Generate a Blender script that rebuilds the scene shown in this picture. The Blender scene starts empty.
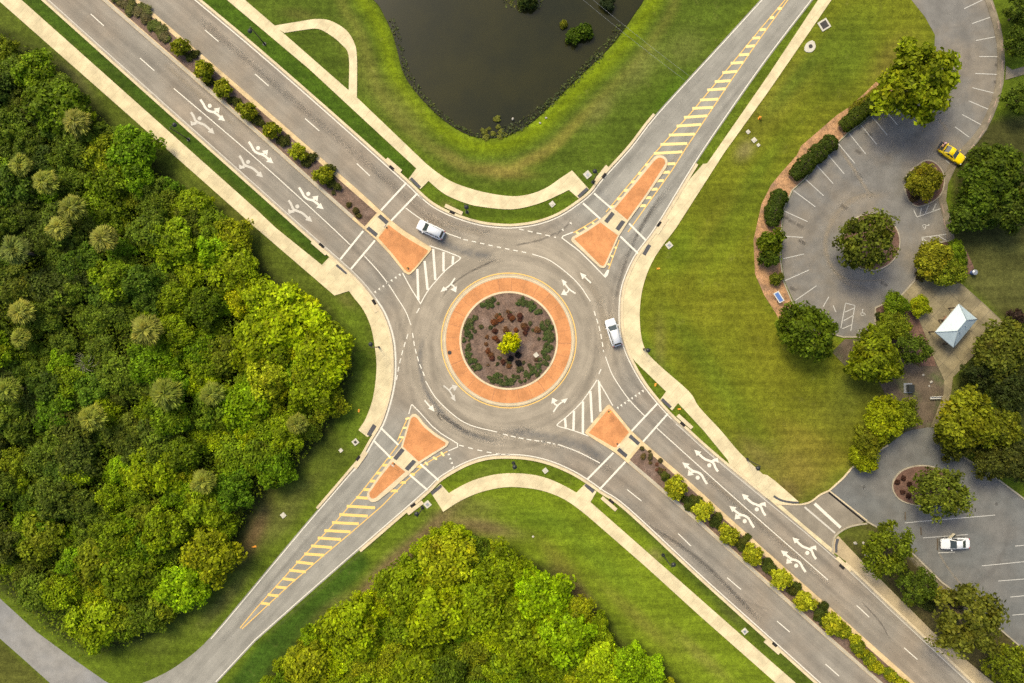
import bpy, bmesh, math, random
import numpy as np
from mathutils import Vector, Matrix
from mathutils.geometry import tessellate_polygon

random.seed(7)
C = bpy.context.scene.collection
S = 1 / 6.0                      # metres per photograph pixel at ground level
CAM_H = 1024 * S * 24 / 36.0     # height of the drone

# ------------------------------------------------------------------ camera, sky, sun, exposure
scn = bpy.context.scene
cam = bpy.data.cameras.new("camera"); camo = bpy.data.objects.new("camera", cam); C.objects.link(camo)
cam.lens = 24; cam.sensor_width = 36; cam.clip_start = 0.5; cam.clip_end = 9000
camo.location = (0, 0, CAM_H); camo.rotation_euler = (0, 0, 0)
scn.camera = camo
SUN_EL = 50.0
SUN_DIR = Vector((-0.55, 0.83, 0)).normalized()      # horizontal direction towards the sun
world = bpy.data.worlds.new("World"); scn.world = world; world.use_nodes = True
wn = world.node_tree; bgn = wn.nodes["Background"]
sky = wn.nodes.new("ShaderNodeTexSky"); sky.sky_type = 'NISHITA'; sky.sun_disc = False
sky.sun_elevation = math.radians(SUN_EL)
sky.sun_rotation = math.atan2(SUN_DIR.x, SUN_DIR.y)
sky.dust_density = 4.0; sky.air_density = 1.0; sky.ozone_density = 0.6
wn.links.new(sky.outputs[0], bgn.inputs[0]); bgn.inputs[1].default_value = 0.145
sl = bpy.data.lights.new("sun", 'SUN'); so = bpy.data.objects.new("sun", sl); C.objects.link(so)
sl.energy = 2.0; sl.angle = math.radians(22); sl.color = (1.0, 0.91, 0.62)
sv = Vector((SUN_DIR.x * math.cos(math.radians(SUN_EL)), SUN_DIR.y * math.cos(math.radians(SUN_EL)), math.sin(math.radians(SUN_EL))))
so.rotation_euler = sv.to_track_quat('Z', 'Y').to_euler(); so.location = (-60, 90, 150)
vs = scn.view_settings
scn.display_settings.display_device = 'sRGB'
vs.view_transform = 'Standard'; vs.look = 'None'; vs.gamma = 1; vs.exposure = 0.62; vs.use_curve_mapping = False
scn.cycles.use_denoising = False
scn.cycles.max_bounces = 6

# ------------------------------------------------------------------ coordinates
def W(p, h=0.0):
    k = S * (CAM_H - h) / CAM_H
    return Vector(((p[0] - 512) * k, (341.5 - p[1]) * k))
def WL(pts): return [W(p) for p in pts]
def zoomed(x0, y0, k, pts): return [(x0 + x / k, y0 + y / k) for x, y in pts]
def smooth(pts, n=5, closed=False):
    P = [Vector((p[0], p[1])) for p in pts]; out = []; N = len(P)
    rng = range(N) if closed else range(N - 1)
    for i in rng:
        p1 = P[i]; p2 = P[(i + 1) % N]
        p0 = P[(i - 1) % N] if (closed or i > 0) else p1 * 2 - p2
        p3 = P[(i + 2) % N] if (closed or i + 2 < N) else p2 * 2 - p1
        for k in range(n):
            t = k / n
            out.append(0.5 * ((2 * p1) + (p2 - p0) * t + (2 * p0 - 5 * p1 + 4 * p2 - p3) * t * t + (3 * p1 - p0 - 3 * p2 + p3) * t ** 3))
    if not closed: out.append(P[-1])
    return [(p.x, p.y) for p in out]
def ext(pts, a=0, b=0):
    P = [Vector((p[0], p[1])) for p in pts]
    if a: P.insert(0, P[0] + (P[0] - P[1]).normalized() * a)
    if b: P.append(P[-1] + (P[-1] - P[-2]).normalized() * b)
    return [(p.x, p.y) for p in P]
def offs(pts, d, closed=False):
    P = [Vector((p[0], p[1])) for p in pts]; n = len(P); out = []
    for i in range(n):
        a = P[i - 1] if (i > 0 or closed) else None
        b = P[(i + 1) % n] if (i < n - 1 or closed) else None
        ts = []
        if a is not None and (P[i] - a).length > 1e-6: ts.append((P[i] - a).normalized())
        if b is not None and (b - P[i]).length > 1e-6: ts.append((b - P[i]).normalized())
        t = sum(ts, Vector((0, 0))).normalized()
        k = 1.0
        if len(ts) == 2: k = 1 / max(0.5, t.dot(ts[0]))
        out.append((P[i].x - t.y * d * k, P[i].y + t.x * d * k))
    return out
def along(pts, s):
    P = [Vector((p[0], p[1])) for p in pts]
    for i in range(len(P) - 1):
        L = (P[i + 1] - P[i]).length
        if s <= L or i == len(P) - 2: return P[i] + (P[i + 1] - P[i]) * (s / max(L, 1e-6))
        s -= L
def length(pts): return sum((Vector(pts[i + 1]) - Vector(pts[i])).length for i in range(len(pts) - 1))
def sub(pts, s0, s1, n=6): return [tuple(along(pts, s0 + (s1 - s0) * i / n)) for i in range(n + 1)]

# ------------------------------------------------------------------ objects and tags
def link(name, me, mat=None, parent=None):
    o = bpy.data.objects.new(name, me); C.objects.link(o)
    if mat is not None and me is not None: me.materials.append(mat)
    if parent is not None: o.parent = parent
    return o
def tag(o, label, cat, group=None):
    o['label'] = label; o['category'] = cat
    if group: o['group'] = group
    return o
def struct(o): o['kind'] = 'structure'; return o
def empty(name, loc, rz=0, label=None, cat=None, group=None):
    o = bpy.data.objects.new(name, None); C.objects.link(o); o.location = loc; o.rotation_euler = (0, 0, rz)
    o.empty_display_size = 0.3
    if label: tag(o, label, cat, group)
    return o
def obj_bm(name, bm, mat, parent=None, smooth_sh=False):
    me = bpy.data.meshes.new(name); bm.normal_update(); bm.to_mesh(me); bm.free()
    if smooth_sh: me.polygons.foreach_set('use_smooth', [True] * len(me.polygons))
    return link(name, me, mat, parent)
def copy_thing(root, loc, rz, label, scale=None, group=None, color=None):
    r = root.copy(); C.objects.link(r); r.location = loc; r.rotation_euler = (0, 0, rz); r['label'] = label
    if group: r['group'] = group
    if scale is not None: r.scale = scale
    for ch in list(root.children):
        c = ch.copy(); C.objects.link(c); c.parent = r
        if color is not None and 'leaf' in ch.name or color is not None and 'crown' in ch.name or color is not None and 'frond' in ch.name: c.color = color
        for g in list(ch.children):
            d = g.copy(); C.objects.link(d); d.parent = c
    return r

# ------------------------------------------------------------------ geometry
def area2(P): return sum(P[i].x * P[(i + 1) % len(P)].y - P[(i + 1) % len(P)].x * P[i].y for i in range(len(P)))
def add_poly(bm, P, z, depth=0.0, holes=()):
    loops = [list(P)] + [list(h) for h in holes]
    tri = tessellate_polygon([[Vector((p.x, p.y, 0)) for p in L] for L in loops])
    flat = [p for L in loops for p in L]
    top = [bm.verts.new((p.x, p.y, z)) for p in flat]
    for t in tri:
        a, b, c = (flat[i] for i in t)
        cr = (b.x - a.x) * (c.y - a.y) - (b.y - a.y) * (c.x - a.x)
        if abs(cr) < 1e-9: continue
        idx = t if cr > 0 else (t[0], t[2], t[1])
        try: bm.faces.new([top[i] for i in idx])
        except ValueError: pass
    if depth:
        bot = [bm.verts.new((p.x, p.y, z - depth)) for p in flat]; k = 0
        for L in loops:
            n = len(L)
            for i in range(n):
                a, b = k + i, k + (i + 1) % n
                try: bm.faces.new((top[a], bot[a], bot[b], top[b]))
                except ValueError: pass
            k += n
def sheet(name, px, z, mat, depth=0.0, parent=None, holes=()):
    P = WL(px)
    if area2(P) < 0: P.reverse()
    bm = bmesh.new(); add_poly(bm, P, z, depth, [WL(h) for h in holes])
    return obj_bm(name, bm, mat, parent)
def add_ribbon(bm, px, w, z, zb=None, lift=None):
    """strip of width w metres along a pixel polyline, with uv.x across and uv.y along"""
    uvl = bm.loops.layers.uv.verify()
    L = WL(offs(px, 0.5 * w / S)); R = WL(offs(px, -0.5 * w / S)); n = len(px); s = 0; rows = []
    for i in range(n):
        if i: s += (Vector(px[i]) - Vector(px[i - 1])).length * S
        rows.append((bm.verts.new((L[i].x, L[i].y, z)), bm.verts.new((R[i].x, R[i].y, z)), s))
    for i in range(n - 1):
        a, b, s0 = rows[i]; c, d, s1 = rows[i + 1]
        f = bm.faces.new((a, c, d, b))
        if f.normal.z < 0 or True:
            f.normal_update()
            if f.normal.z < 0: f.normal_flip()
        for lp in f.loops:
            v = lp.vert
            lp[uvl].uv = ((0 if v in (a, c) else 1), (s0 if v in (a, b) else s1) / max(1e-6, length(px) * S))
    if zb is not None:
        for side in (0, 1):
            for i in range(n - 1):
                p, q = rows[i][side], rows[i + 1][side]
                p2 = bm.verts.new((p.co.x, p.co.y, zb)); q2 = bm.verts.new((q.co.x, q.co.y, zb))
                bm.faces.new((p, q, q2, p2))
def ribbon(name, px, w, z, mat, parent=None, zb=None):
    bm = bmesh.new(); add_ribbon(bm, px, w, z, zb); return obj_bm(name, bm, mat, parent)
def ribbons(name, lines, w, z, mat, parent=None):
    bm = bmesh.new()
    for l in lines: add_ribbon(bm, l, w, z)
    return obj_bm(name, bm, mat, parent)
def polys(name, plist, z, mat, parent=None, depth=0.0):
    bm = bmesh.new()
    for px in plist:
        P = WL(px)
        if area2(P) < 0: P.reverse()
        add_poly(bm, P, z, depth)
    return obj_bm(name, bm, mat, parent)
def add_box(bm, c, s, rz=0.0, bev=0.0, M=None):
    r = bmesh.ops.create_cube(bm, size=1)['verts']
    m = Matrix.Translation(c) @ Matrix.Rotation(rz, 4, 'Z') @ Matrix.Diagonal((*s, 1))
    if M is not None: m = M @ m
    bmesh.ops.transform(bm, matrix=m, verts=r)
    if bev:
        es = list({e for v in r for e in v.link_edges})
        bmesh.ops.bevel(bm, geom=es, offset=bev, segments=2, affect='EDGES', profile=0.5)
def box(name, c, s, mat, parent=None, rz=0.0, bev=0.0, M=None):
    bm = bmesh.new(); add_box(bm, c, s, rz, bev, M); return obj_bm(name, bm, mat, parent)
def add_tube(bm, pts, rad, n=8, cap=True):
    P = [Vector(p) for p in pts]; rings = []
    for i, p in enumerate(P):
        t = (P[min(i + 1, len(P) - 1)] - P[max(i - 1, 0)]).normalized()
        ux = t.orthogonal().normalized(); uy = t.cross(ux)
        r = rad[i] if isinstance(rad, (list, tuple)) else rad
        rings.append([bm.verts.new(p + (ux * math.cos(a) + uy * math.sin(a)) * r) for a in [2 * math.pi * k / n for k in range(n)]])
    for i in range(len(P) - 1):
        # align start vertices to avoid twist
        a, b = rings[i], rings[i + 1]
        off = min(range(n), key=lambda o: (a[0].co - P[i] - (b[o].co - P[i + 1])).length)
        b = b[off:] + b[:off]; rings[i + 1] = b
        for k in range(n): bm.faces.new((a[k], a[(k + 1) % n], b[(k + 1) % n], b[k]))
    if cap:
        bm.faces.new(rings[0][::-1]); bm.faces.new(rings[-1])
def tube(name, pts, rad, mat, parent=None, n=8):
    bm = bmesh.new(); add_tube(bm, pts, rad, n); return obj_bm(name, bm, mat, parent, True)
def inside(poly, X, Y):
    r = np.zeros(X.shape, bool); n = len(poly)
    for i in range(n):
        x1, y1 = poly[i]; x2, y2 = poly[(i + 1) % n]
        if y1 == y2: continue
        c = ((y1 > Y) != (y2 > Y)) & (X < (x2 - x1) * (Y - y1) / (y2 - y1) + x1)
        r ^= c
    return r
def dist(poly, X, Y, closed=True):
    d = np.full(X.shape, 1e9); n = len(poly)
    for i in range(n if closed else n - 1):
        x1, y1 = poly[i]; x2, y2 = poly[(i + 1) % n]
        dx, dy = x2 - x1, y2 - y1; L = dx * dx + dy * dy + 1e-12
        t = np.clip(((X - x1) * dx + (Y - y1) * dy) / L, 0, 1)
        d = np.minimum(d, np.hypot(X - x1 - t * dx, Y - y1 - t * dy))
    return d

# ------------------------------------------------------------------ materials
class N:
    def __init__(s, name):
        s.m = bpy.data.materials.new(name); s.m.use_nodes = True; s.t = s.m.node_tree; s.b = s.t.nodes["Principled BSDF"]
        s.out = s.t.nodes["Material Output"]
    def n(s, typ, **kw):
        nd = s.t.nodes.new(typ)
        for k, v in kw.items(): setattr(nd, k, v)
        return nd
    def put(s, sock, v):
        if isinstance(v, bpy.types.NodeSocket): s.t.links.new(v, sock)
        elif isinstance(v, (tuple, list)) and len(v) == 3 and sock.type == 'RGBA': sock.default_value = (*v, 1)
        else: sock.default_value = v
    def math(s, op, a, b=None, c=None, clamp=False):
        nd = s.n('ShaderNodeMath', operation=op, use_clamp=clamp); s.put(nd.inputs[0], a)
        if b is not None: s.put(nd.inputs[1], b)
        if c is not None: s.put(nd.inputs[2], c)
        return nd.outputs[0]
    def mix(s, f, a, b, bt='MIX'):
        nd = s.n('ShaderNodeMix', data_type='RGBA', blend_type=bt); s.put(nd.inputs[0], f); s.put(nd.inputs[6], a); s.put(nd.inputs[7], b)
        return nd.outputs[2]
    def ramp(s, v, lo, hi, a=0.0, b=1.0):
        nd = s.n('ShaderNodeMapRange', interpolation_type='SMOOTHSTEP'); s.put(nd.inputs[0], v)
        for i, x in enumerate((lo, hi, a, b)): nd.inputs[i + 1].default_value = x
        return nd.outputs[0]
    def pos(s): 
        if not hasattr(s, '_p'): s._p = s.n('ShaderNodeNewGeometry').outputs['Position']
        return s._p
    def noise(s, scale, detail=4, vec=None, rough=0.6):
        nd = s.n('ShaderNodeTexNoise'); nd.inputs['Scale'].default_value = scale; nd.inputs['Detail'].default_value = detail
        nd.inputs['Roughness'].default_value = rough
        s.put(nd.inputs['Vector'], vec if vec is not None else s.pos()); return nd.outputs[0]
    def scale(s, col, f):
        nd = s.n('ShaderNodeVectorMath', operation='SCALE'); s.put(nd.inputs[0], col); s.put(nd.inputs[3], f); return nd.outputs[0]
    def mapv(s, rz, sc):
        nd = s.n('ShaderNodeMapping'); s.put(nd.inputs[0], s.pos()); nd.inputs[2].default_value = (0, 0, rz); nd.inputs[3].default_value = sc; return nd.outputs[0]
    def bump(s, h, st, d=0.05):
        nd = s.n('ShaderNodeBump'); nd.inputs['Strength'].default_value = st; nd.inputs['Distance'].default_value = d; s.put(nd.inputs['Height'], h); s.put(s.b.inputs['Normal'], nd.outputs[0])
    def fin(s, col, rough=0.8, spec=0.3, metal=0):
        s.put(s.b.inputs['Base Color'], col); s.put(s.b.inputs['Roughness'], rough); s.b.inputs['Specular IOR Level'].default_value = spec; s.b.inputs['Metallic'].default_value = metal
        return s.m

def mottled(name, col, amp=0.25, sc=1.2, fine=9.0, famp=0.25, rough=0.85, col2=None, thr=(0.45, 0.7), bump=0.0):
    n = N(name); a = n.noise(sc, 5); b = n.noise(fine, 3)
    f = n.math('MULTIPLY', n.ramp(a, .25, .75, 1 - amp, 1 + amp), n.ramp(b, .3, .7, 1 - famp, 1 + famp))
    c = col
    if col2: c = n.mix(n.ramp(n.noise(sc * .6, 5), *thr), col, col2)
    if bump: n.bump(b, bump)
    return n.fin(n.scale(c, f), rough)
def plain(name, col, rough=0.5, spec=0.4, metal=0): return N(name).fin(col, rough, spec, metal)

DIRX = (0.747, -0.664); DIRN = (0.664, 0.747)
RC = W((508.7, 340.5))
def road_mat():
    n = N('worn asphalt'); p = n.pos()
    sep = n.n('ShaderNodeSeparateXYZ'); n.put(sep.inputs[0], p)
    x = n.math('SUBTRACT', sep.outputs[0], RC.x); y = n.math('SUBTRACT', sep.outputs[1], RC.y)
    u = n.math('ADD', n.math('MULTIPLY', x, DIRX[0]), n.math('MULTIPLY', y, DIRX[1]))
    v = n.math('ADD', n.math('MULTIPLY', x, DIRN[0]), n.math('MULTIPLY', y, DIRN[1]))
    r = n.math('SQRT', n.math('ADD', n.math('MULTIPLY', x, x), n.math('MULTIPLY', y, y)))
    ang = n.math('ARCTAN2', y, x)
    def comb(a, b):
        c = n.n('ShaderNodeCombineXYZ'); n.put(c.inputs[0], a); n.put(c.inputs[1], b); return c.outputs[0]
    s_boul = n.noise(1.0, 4, comb(n.math('MULTIPLY', u, .05), n.math('MULTIPLY', v, .75)))
    s_side = n.noise(1.0, 4, comb(n.math('MULTIPLY', u, .75), n.math('MULTIPLY', v, .05)))
    s_ring = n.noise(1.0, 4, comb(n.math('MULTIPLY', r, .8), n.math('MULTIPLY', ang, 1.2)))
    fv = n.ramp(n.math('ABSOLUTE', v), 17, 27)                      # 1 on the side streets
    ringm = n.ramp(r, 17, 22, 1, 0)
    fm = n.n('ShaderNodeMix'); n.put(fm.inputs[0], fv); n.put(fm.inputs[2], s_boul); n.put(fm.inputs[3], s_side)
    f2 = n.n('ShaderNodeMix'); n.put(f2.inputs[0], ringm); n.put(f2.inputs[2], fm.outputs[0]); n.put(f2.inputs[3], s_ring)
    st = n.ramp(f2.outputs[0], .3, .72, .84, 1.14)
    brown = n.mix(n.ramp(n.noise(.07, 4), .35, .65), (.252, .206, .152), (.224, .198, .158))
    brown = n.mix(ringm, brown, (.282, .238, .176))
    base = n.mix(fv, brown, (.252, .235, .196))
    blot = n.ramp(n.noise(.35, 6), .3, .7, .9, 1.1)
    fine = n.ramp(n.noise(5.0, 3, rough=.8), .25, .75, .9, 1.1)
    f = n.math('MULTIPLY', n.math('MULTIPLY', st, blot), fine)
    return n.fin(n.scale(base, f), .85, .25)
def lot_mat(name, col, warm):
    n = N(name)
    c = n.mix(n.ramp(n.noise(.12, 5), .38, .66), col, warm)
    f = n.math('MULTIPLY', n.ramp(n.noise(.5, 6), .3, .7, .86, 1.12), n.ramp(n.noise(6, 3), .25, .75, .9, 1.1))
    return n.fin(n.scale(c, f), .9, .2)
def ground_mat():
    n = N('grass'); at = n.n('ShaderNodeAttribute', attribute_name='grass_tone')
    big = n.ramp(n.noise(.16, 7), .3, .7, .82, 1.16)
    mid = n.ramp(n.noise(1.1, 6, rough=.75), .28, .72, .66, 1.3)
    tuft = n.ramp(n.noise(4.2, 6, rough=.85), .28, .72, .55, 1.42)
    mow = n.ramp(n.noise(1.0, 3, n.mapv(math.radians(-38), (.06, .8, 1))), .3, .7, .82, 1.15)
    f = n.math('MULTIPLY', n.math('MULTIPLY', big, mid), n.math('MULTIPLY', tuft, mow))
    dry = n.math('MULTIPLY', n.ramp(n.noise(.45, 7, rough=.72), .56, .78), .32)
    c = n.mix(dry, n.mix(1.0, at.outputs['Color'], (1.10, 1.13, .70), 'MULTIPLY'), (.20, .18, .055))
    n.bump(n.noise(5.5, 4, rough=.75), .5, .08)
    return n.fin(n.scale(c, f), .95, .1)
def leaf_mat(name, transl=.36, spec=.08):
    n = N(name)
    oi = n.n('ShaderNodeObjectInfo'); at = n.n('ShaderNodeAttribute', attribute_name='tint'); wa = n.n('ShaderNodeAttribute', attribute_name='warm')
    rnd = n.ramp(oi.outputs['Random'], 0, 1, .88, 1.12)
    c = n.scale(oi.outputs['Color'], n.math('MULTIPLY', at.outputs['Fac'], rnd))
    c = n.mix(wa.outputs['Fac'], c, n.mix(1.0, c, (1.45, 1.10, .7), 'MULTIPLY'))
    n.fin(c, .55, spec)
    tr = n.n('ShaderNodeBsdfTranslucent'); n.put(tr.inputs[0], n.mix(1.0, c, (1.05, 1.25, .5), 'MULTIPLY'))
    mx = n.n('ShaderNodeMixShader'); mx.inputs[0].default_value = transl
    n.t.links.new(n.b.outputs[0], mx.inputs[1]); n.t.links.new(tr.outputs[0], mx.inputs[2]); n.t.links.new(mx.outputs[0], n.out.inputs[0])
    return n.m
def concrete_mat(name, col, joint=1.6, stain=.18):
    n = N(name)
    f = n.math('MULTIPLY', n.ramp(n.noise(.5, 6), .3, .7, 1 - stain, 1 + stain * .6), n.ramp(n.noise(7, 3), .25, .75, .93, 1.07))
    sep = n.n('ShaderNodeSeparateXYZ'); n.put(sep.inputs[0], n.pos())
    u = n.math('ADD', n.math('MULTIPLY', sep.outputs[0], DIRX[0]), n.math('MULTIPLY', sep.outputs[1], DIRX[1]))
    fr = n.math('FRACT', n.math('DIVIDE', u, joint))
    j = n.math('LESS_THAN', fr, .06 / joint * 1.3)
    fl = n.math('FLOOR', n.math('DIVIDE', u, joint))
    wnz = n.n('ShaderNodeTexWhiteNoise', noise_dimensions='1D'); n.put(wnz.inputs['W'], fl)
    f = n.math('MULTIPLY', f, n.ramp(wnz.outputs[0], 0, 1, .975, 1.025))
    f = n.math('MULTIPLY', f, n.math('SUBTRACT', 1.0, n.math('MULTIPLY', j, .16)))
    return n.fin(n.scale(col, f), .9, .2)
def plaza_mat():
    n = N('jointed concrete'); br = n.n('ShaderNodeTexBrick'); n.put(br.inputs['Vector'], n.mapv(math.radians(-48), (1, 1, 1)))
    br.inputs['Scale'].default_value = .42; br.inputs['Mortar Size'].default_value = .012; br.offset = 0
    br.inputs['Color1'].default_value = (.27, .22, .125, 1); br.inputs['Color2'].default_value = (.20, .168, .10, 1); br.inputs['Mortar'].default_value = (.12, .10, .07, 1)
    br.inputs['Brick Width'].default_value = 1.0; br.inputs['Row Height'].default_value = .9
    f = n.math('MULTIPLY', n.ramp(n.noise(.35, 6), .3, .7, .68, 1.18), n.ramp(n.noise(4, 4), .3, .7, .9, 1.1))
    return n.fin(n.scale(br.outputs[0], f), .9, .2)
def brick_mat():
    n = N('orange brick paver'); br = n.n('ShaderNodeTexBrick'); n.put(br.inputs['Vector'], n.mapv(math.radians(45), (1, 1, 1)))
    br.inputs['Scale'].default_value = 2.4; br.inputs['Mortar Size'].default_value = .015
    br.inputs['Color1'].default_value = (.57, .245, .09, 1); br.inputs['Color2'].default_value = (.50, .21, .075, 1); br.inputs['Mortar'].default_value = (.40, .19, .09, 1)
    f = n.math('MULTIPLY', n.ramp(n.noise(.35, 7), .3, .7, .8, 1.14), n.ramp(n.noise(3, 4), .3, .7, .93, 1.07))
    return n.fin(n.scale(br.outputs[0], f), .85, .2)
def paint_mat(name, col, wear=.35, back=(.22, .19, .155)):
    n = N(name); w = n.math('MULTIPLY', n.ramp(n.noise(3.5, 6, rough=.8), .5, .72), wear)
    return n.fin(n.mix(w, col, back), .7, .3)
def stain_mat(name, col, op, sharp=0.0):
    """a worn tyre or oil stain: soft across, broken along"""
    n = N(name); uv = n.n('ShaderNodeUVMap'); sep = n.n('ShaderNodeSeparateXYZ'); n.put(sep.inputs[0], uv.outputs[0])
    ax = n.math('ABSOLUTE', n.math('SUBTRACT', sep.outputs[0], .5)); ay = n.math('ABSOLUTE', n.math('SUBTRACT', sep.outputs[1], .5))
    a = n.math('MULTIPLY', n.ramp(ax, .5, .05, 0, 1) if False else n.math('SUBTRACT', 1.0, n.ramp(ax, sharp * .5, .5)), n.math('SUBTRACT', 1.0, n.ramp(ay, .33, .5)))
    a = n.math('MULTIPLY', n.math('MULTIPLY', a, op), n.ramp(n.noise(1.2, 5), .3, .65, .45, 1))
    n.fin(col, .8, .25); tr = n.n('ShaderNodeBsdfTransparent'); mx = n.n('ShaderNodeMixShader'); n.put(mx.inputs[0], a)
    n.t.links.new(tr.outputs[0], mx.inputs[1]); n.t.links.new(n.b.outputs[0], mx.inputs[2]); n.t.links.new(mx.outputs[0], n.out.inputs[0])
    return n.m
M = dict(
    grass=ground_mat(), road=road_mat(), leaf=leaf_mat('leaf'), frond=leaf_mat('palm frond', .3, .15),
    lot=lot_mat('grey parking asphalt', (.165, .155, .138), (.20, .172, .135)),
    lot2=lot_mat('blue grey parking asphalt', (.134, .134, .124), (.150, .142, .126)),
    drive=lot_mat('tan driveway asphalt', (.235, .20, .15), (.21, .18, .135)),
    trail=lot_mat('pale trail asphalt', (.235, .22, .195), (.21, .205, .195)),
    walk=concrete_mat('sidewalk concrete', (.59, .49, .295)),
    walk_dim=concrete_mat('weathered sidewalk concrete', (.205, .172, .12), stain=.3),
    kerb=mottled('kerb concrete', (.56, .45, .28), .12, .7, 6, .08),
    kerb_tan=mottled('stained kerb concrete', (.57, .42, .225), .2, .5, 6, .1),
    kerb_dim=mottled('weathered kerb concrete', (.33, .285, .205), .2, .6, 6, .1),
    kerb_grey=mottled('grey kerb concrete', (.40, .345, .25), .15, .6, 6, .1),
    gutter=mottled('gutter concrete', (.33, .285, .215), .2, .8, 6, .1),
    plaza=plaza_mat(), brick=brick_mat(),
    white=paint_mat('white road paint', (.66, .61, .50), .5), fade=paint_mat('faded white road paint', (.50, .46, .38), .6),
    lotpaint=paint_mat('parking paint', (.46, .44, .39), .7, (.17, .16, .14)),
    yellow=paint_mat('yellow road paint', (.74, .45, .12)), pale=paint_mat('pale yellow road paint', (.78, .59, .24), .35),
    mulch=mottled('brown mulch', (.135, .085, .058), .3, .9, 7, .45, col2=(.17, .115, .085), bump=.4),
    straw=mottled('orange pine straw', (.36, .20, .095), .3, .8, 6, .35, col2=(.22, .13, .075), bump=.4),
    redmulch=mottled('red brown mulch', (.13, .072, .05), .3, .9, 7, .4, bump=.4),
    soil=mottled('bare soil', (.105, .078, .052), .3, .5, 6, .35, col2=(.075, .085, .03), bump=.4),
    tactile=mottled('slate tactile paving', (.075, .072, .074), .1, 2, 9, .15),
    dark=plain('black painted metal', (.018, .02, .018), .45), hole=plain('drain shadow', (.012, .01, .01), .9, .1),
    iron=mottled('cast iron', (.05, .045, .04), .2, 3, 12, .2), pad=mottled('pale utility concrete', (.48, .44, .35), .1, 2, 8, .1),
    bark=mottled('bark', (.10, .075, .05), .3, 3, 12, .3), steel=plain('galvanised steel', (.35, .36, .36), .4, .5, .6),
    carwhite=plain('white car paint', (.66, .66, .65), .22, .5), caryellow=plain('yellow car paint', (.84, .60, .004), .25, .5),
    glass=plain('tinted car glass', (.03, .04, .04), .08, .6), rubber=plain('tyre rubber', (.02, .02, .02), .8), rim=plain('alloy rim', (.45, .45, .46), .3, .5, .8),
    trim=plain('black plastic trim', (.025, .025, .025), .6), lampw=plain('clear lamp lens', (.6, .6, .6), .1, .6), lampr=plain('red lamp lens', (.35, .02, .015), .2, .6),
    plate=plain('blank number plate', (.7, .7, .68), .4),
    roofm=mottled('pale blue metal roof', (.36, .43, .45), .07, .5, 4, .04, rough=.4), ridge=plain('ridge metal', (.20, .24, .26), .45),
    post=plain('white painted timber', (.6, .58, .52), .5), brown=plain('dark brown pavilion post', (.08, .055, .04), .6), wood=mottled('brown wood', (.20, .12, .07), .2, 2, 9, .2),
    algae=mottled('algae', (.05, .07, .02), .3, .5, 4, .3), sign=plain('sign face', (.75, .72, .66), .4), signy=plain('yellow sign face', (.72, .45, .03), .4),
    orange=plain('orange plastic', (.78, .30, .03), .5), blue=plain('blue enamel', (.10, .18, .42), .4), pink=plain('pale pink cloth', (.72, .45, .45), .8), peach=plain('peach cloth', (.66, .36, .20), .8),
)
def water_mat():
    n = N('murky pond water')
    c = n.mix(n.ramp(n.noise(.05, 4), .35, .65), (.024, .023, .006), (.014, .0155, .006))
    n.bump(n.noise(1.6, 3), .08, .02)
    return n.fin(c, .12, .16)
M['water'] = water_mat()
MARK_W = stain_mat('tyre darkening', (.085, .075, .065), .13); MARK_D = stain_mat('oil stain', (.06, .052, .045), .38, .1); MARK_L = stain_mat('sun bleached wear', (.34, .28, .20), .5)
MARK_B = stain_mat('blue grey wear', (.13, .135, .14), .4)

# ------------------------------------------------------------------ outlines in photograph pixels (all at ground level)
W_CURVE = smooth([(45, 0), (150, 94), (256, 188.5), (299, 227), (340, 263), (358, 280), (371.5, 296), (383, 313), (390.5, 333), (393.5, 352), (393.5, 378), (389.5, 400), (382, 423), (372, 440), (360, 460), (340, 483.5), (298, 532.5), (256, 583)], 4)
W_CURVE = ext(W_CURVE, 160) + smooth([(223.6, 622), (203, 645), (183.6, 661), (165, 673), (140, 684), (112, 692)], 3)
S_CURVE = smooth([(256, 641), (308, 595), (359.5, 550), (400, 515), (428, 490.5), (439, 479.7), (454, 470), (471, 461.8), (489, 457), (508, 456), (529, 457.5), (550, 462.6), (571, 471.5), (587, 481), (602, 491.6), (627, 509), (698, 575), (768, 638), (818, 683)], 4)
S_CURVE = ext([(190, 712), (217, 683)] + S_CURVE, 0, 200)
E_CURVE = smooth([(970, 681), (898, 614), (826, 547), (750, 484.5), (712, 453), (687, 430.5), (668, 413), (645.5, 386), (630, 359), (622.5, 337), (620.5, 315), (622, 292), (627.5, 274), (637.5, 254), (658, 226), (696, 163.5), (732, 110), (768, 59), (813, 0)], 4)
E_CURVE = ext(E_CURVE, 200, 160)
N_CURVE = smooth([(760, 0), (708, 57), (655, 115), (630, 147), (602, 178), (592, 191), (581, 200.6), (560, 214.5), (538, 222.8), (515, 226.3), (498, 226), (480, 223.6), (462, 218.5), (444.4, 211.5), (430, 203), (417.5, 192), (405, 180), (330, 113), (256, 48.5), (198, 0)], 4)
N_CURVE = ext(N_CURVE, 160, 200)
ROAD = W_CURVE + S_CURVE + E_CURVE + N_CURVE
POND = smooth([(371, -12), (380, 7), (391, 30), (397, 50), (403, 72), (416, 92), (436, 113), (456, 128), (476, 136.5), (498, 137), (516, 131), (534, 120), (550, 105), (566, 89), (592, 64), (613, 43), (634, 14), (646, -10), (640, -60), (570, -95), (470, -95), (395, -60)], 5, True)
WOODS_W = [(-60, 10), (0, 28), (32, 45), (60, 62), (88, 92), (108, 118), (132, 142), (160, 168), (190, 192), (218, 214), (250, 248), (280, 280), (305, 298), (330, 315), (350, 340), (356, 372), (346, 402), (326, 436), (300, 470), (262, 500), (240, 540), (214, 578), (188, 608), (152, 634), (118, 650), (92, 656), (62, 640), (30, 612), (0, 588), (-60, 560)]
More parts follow.
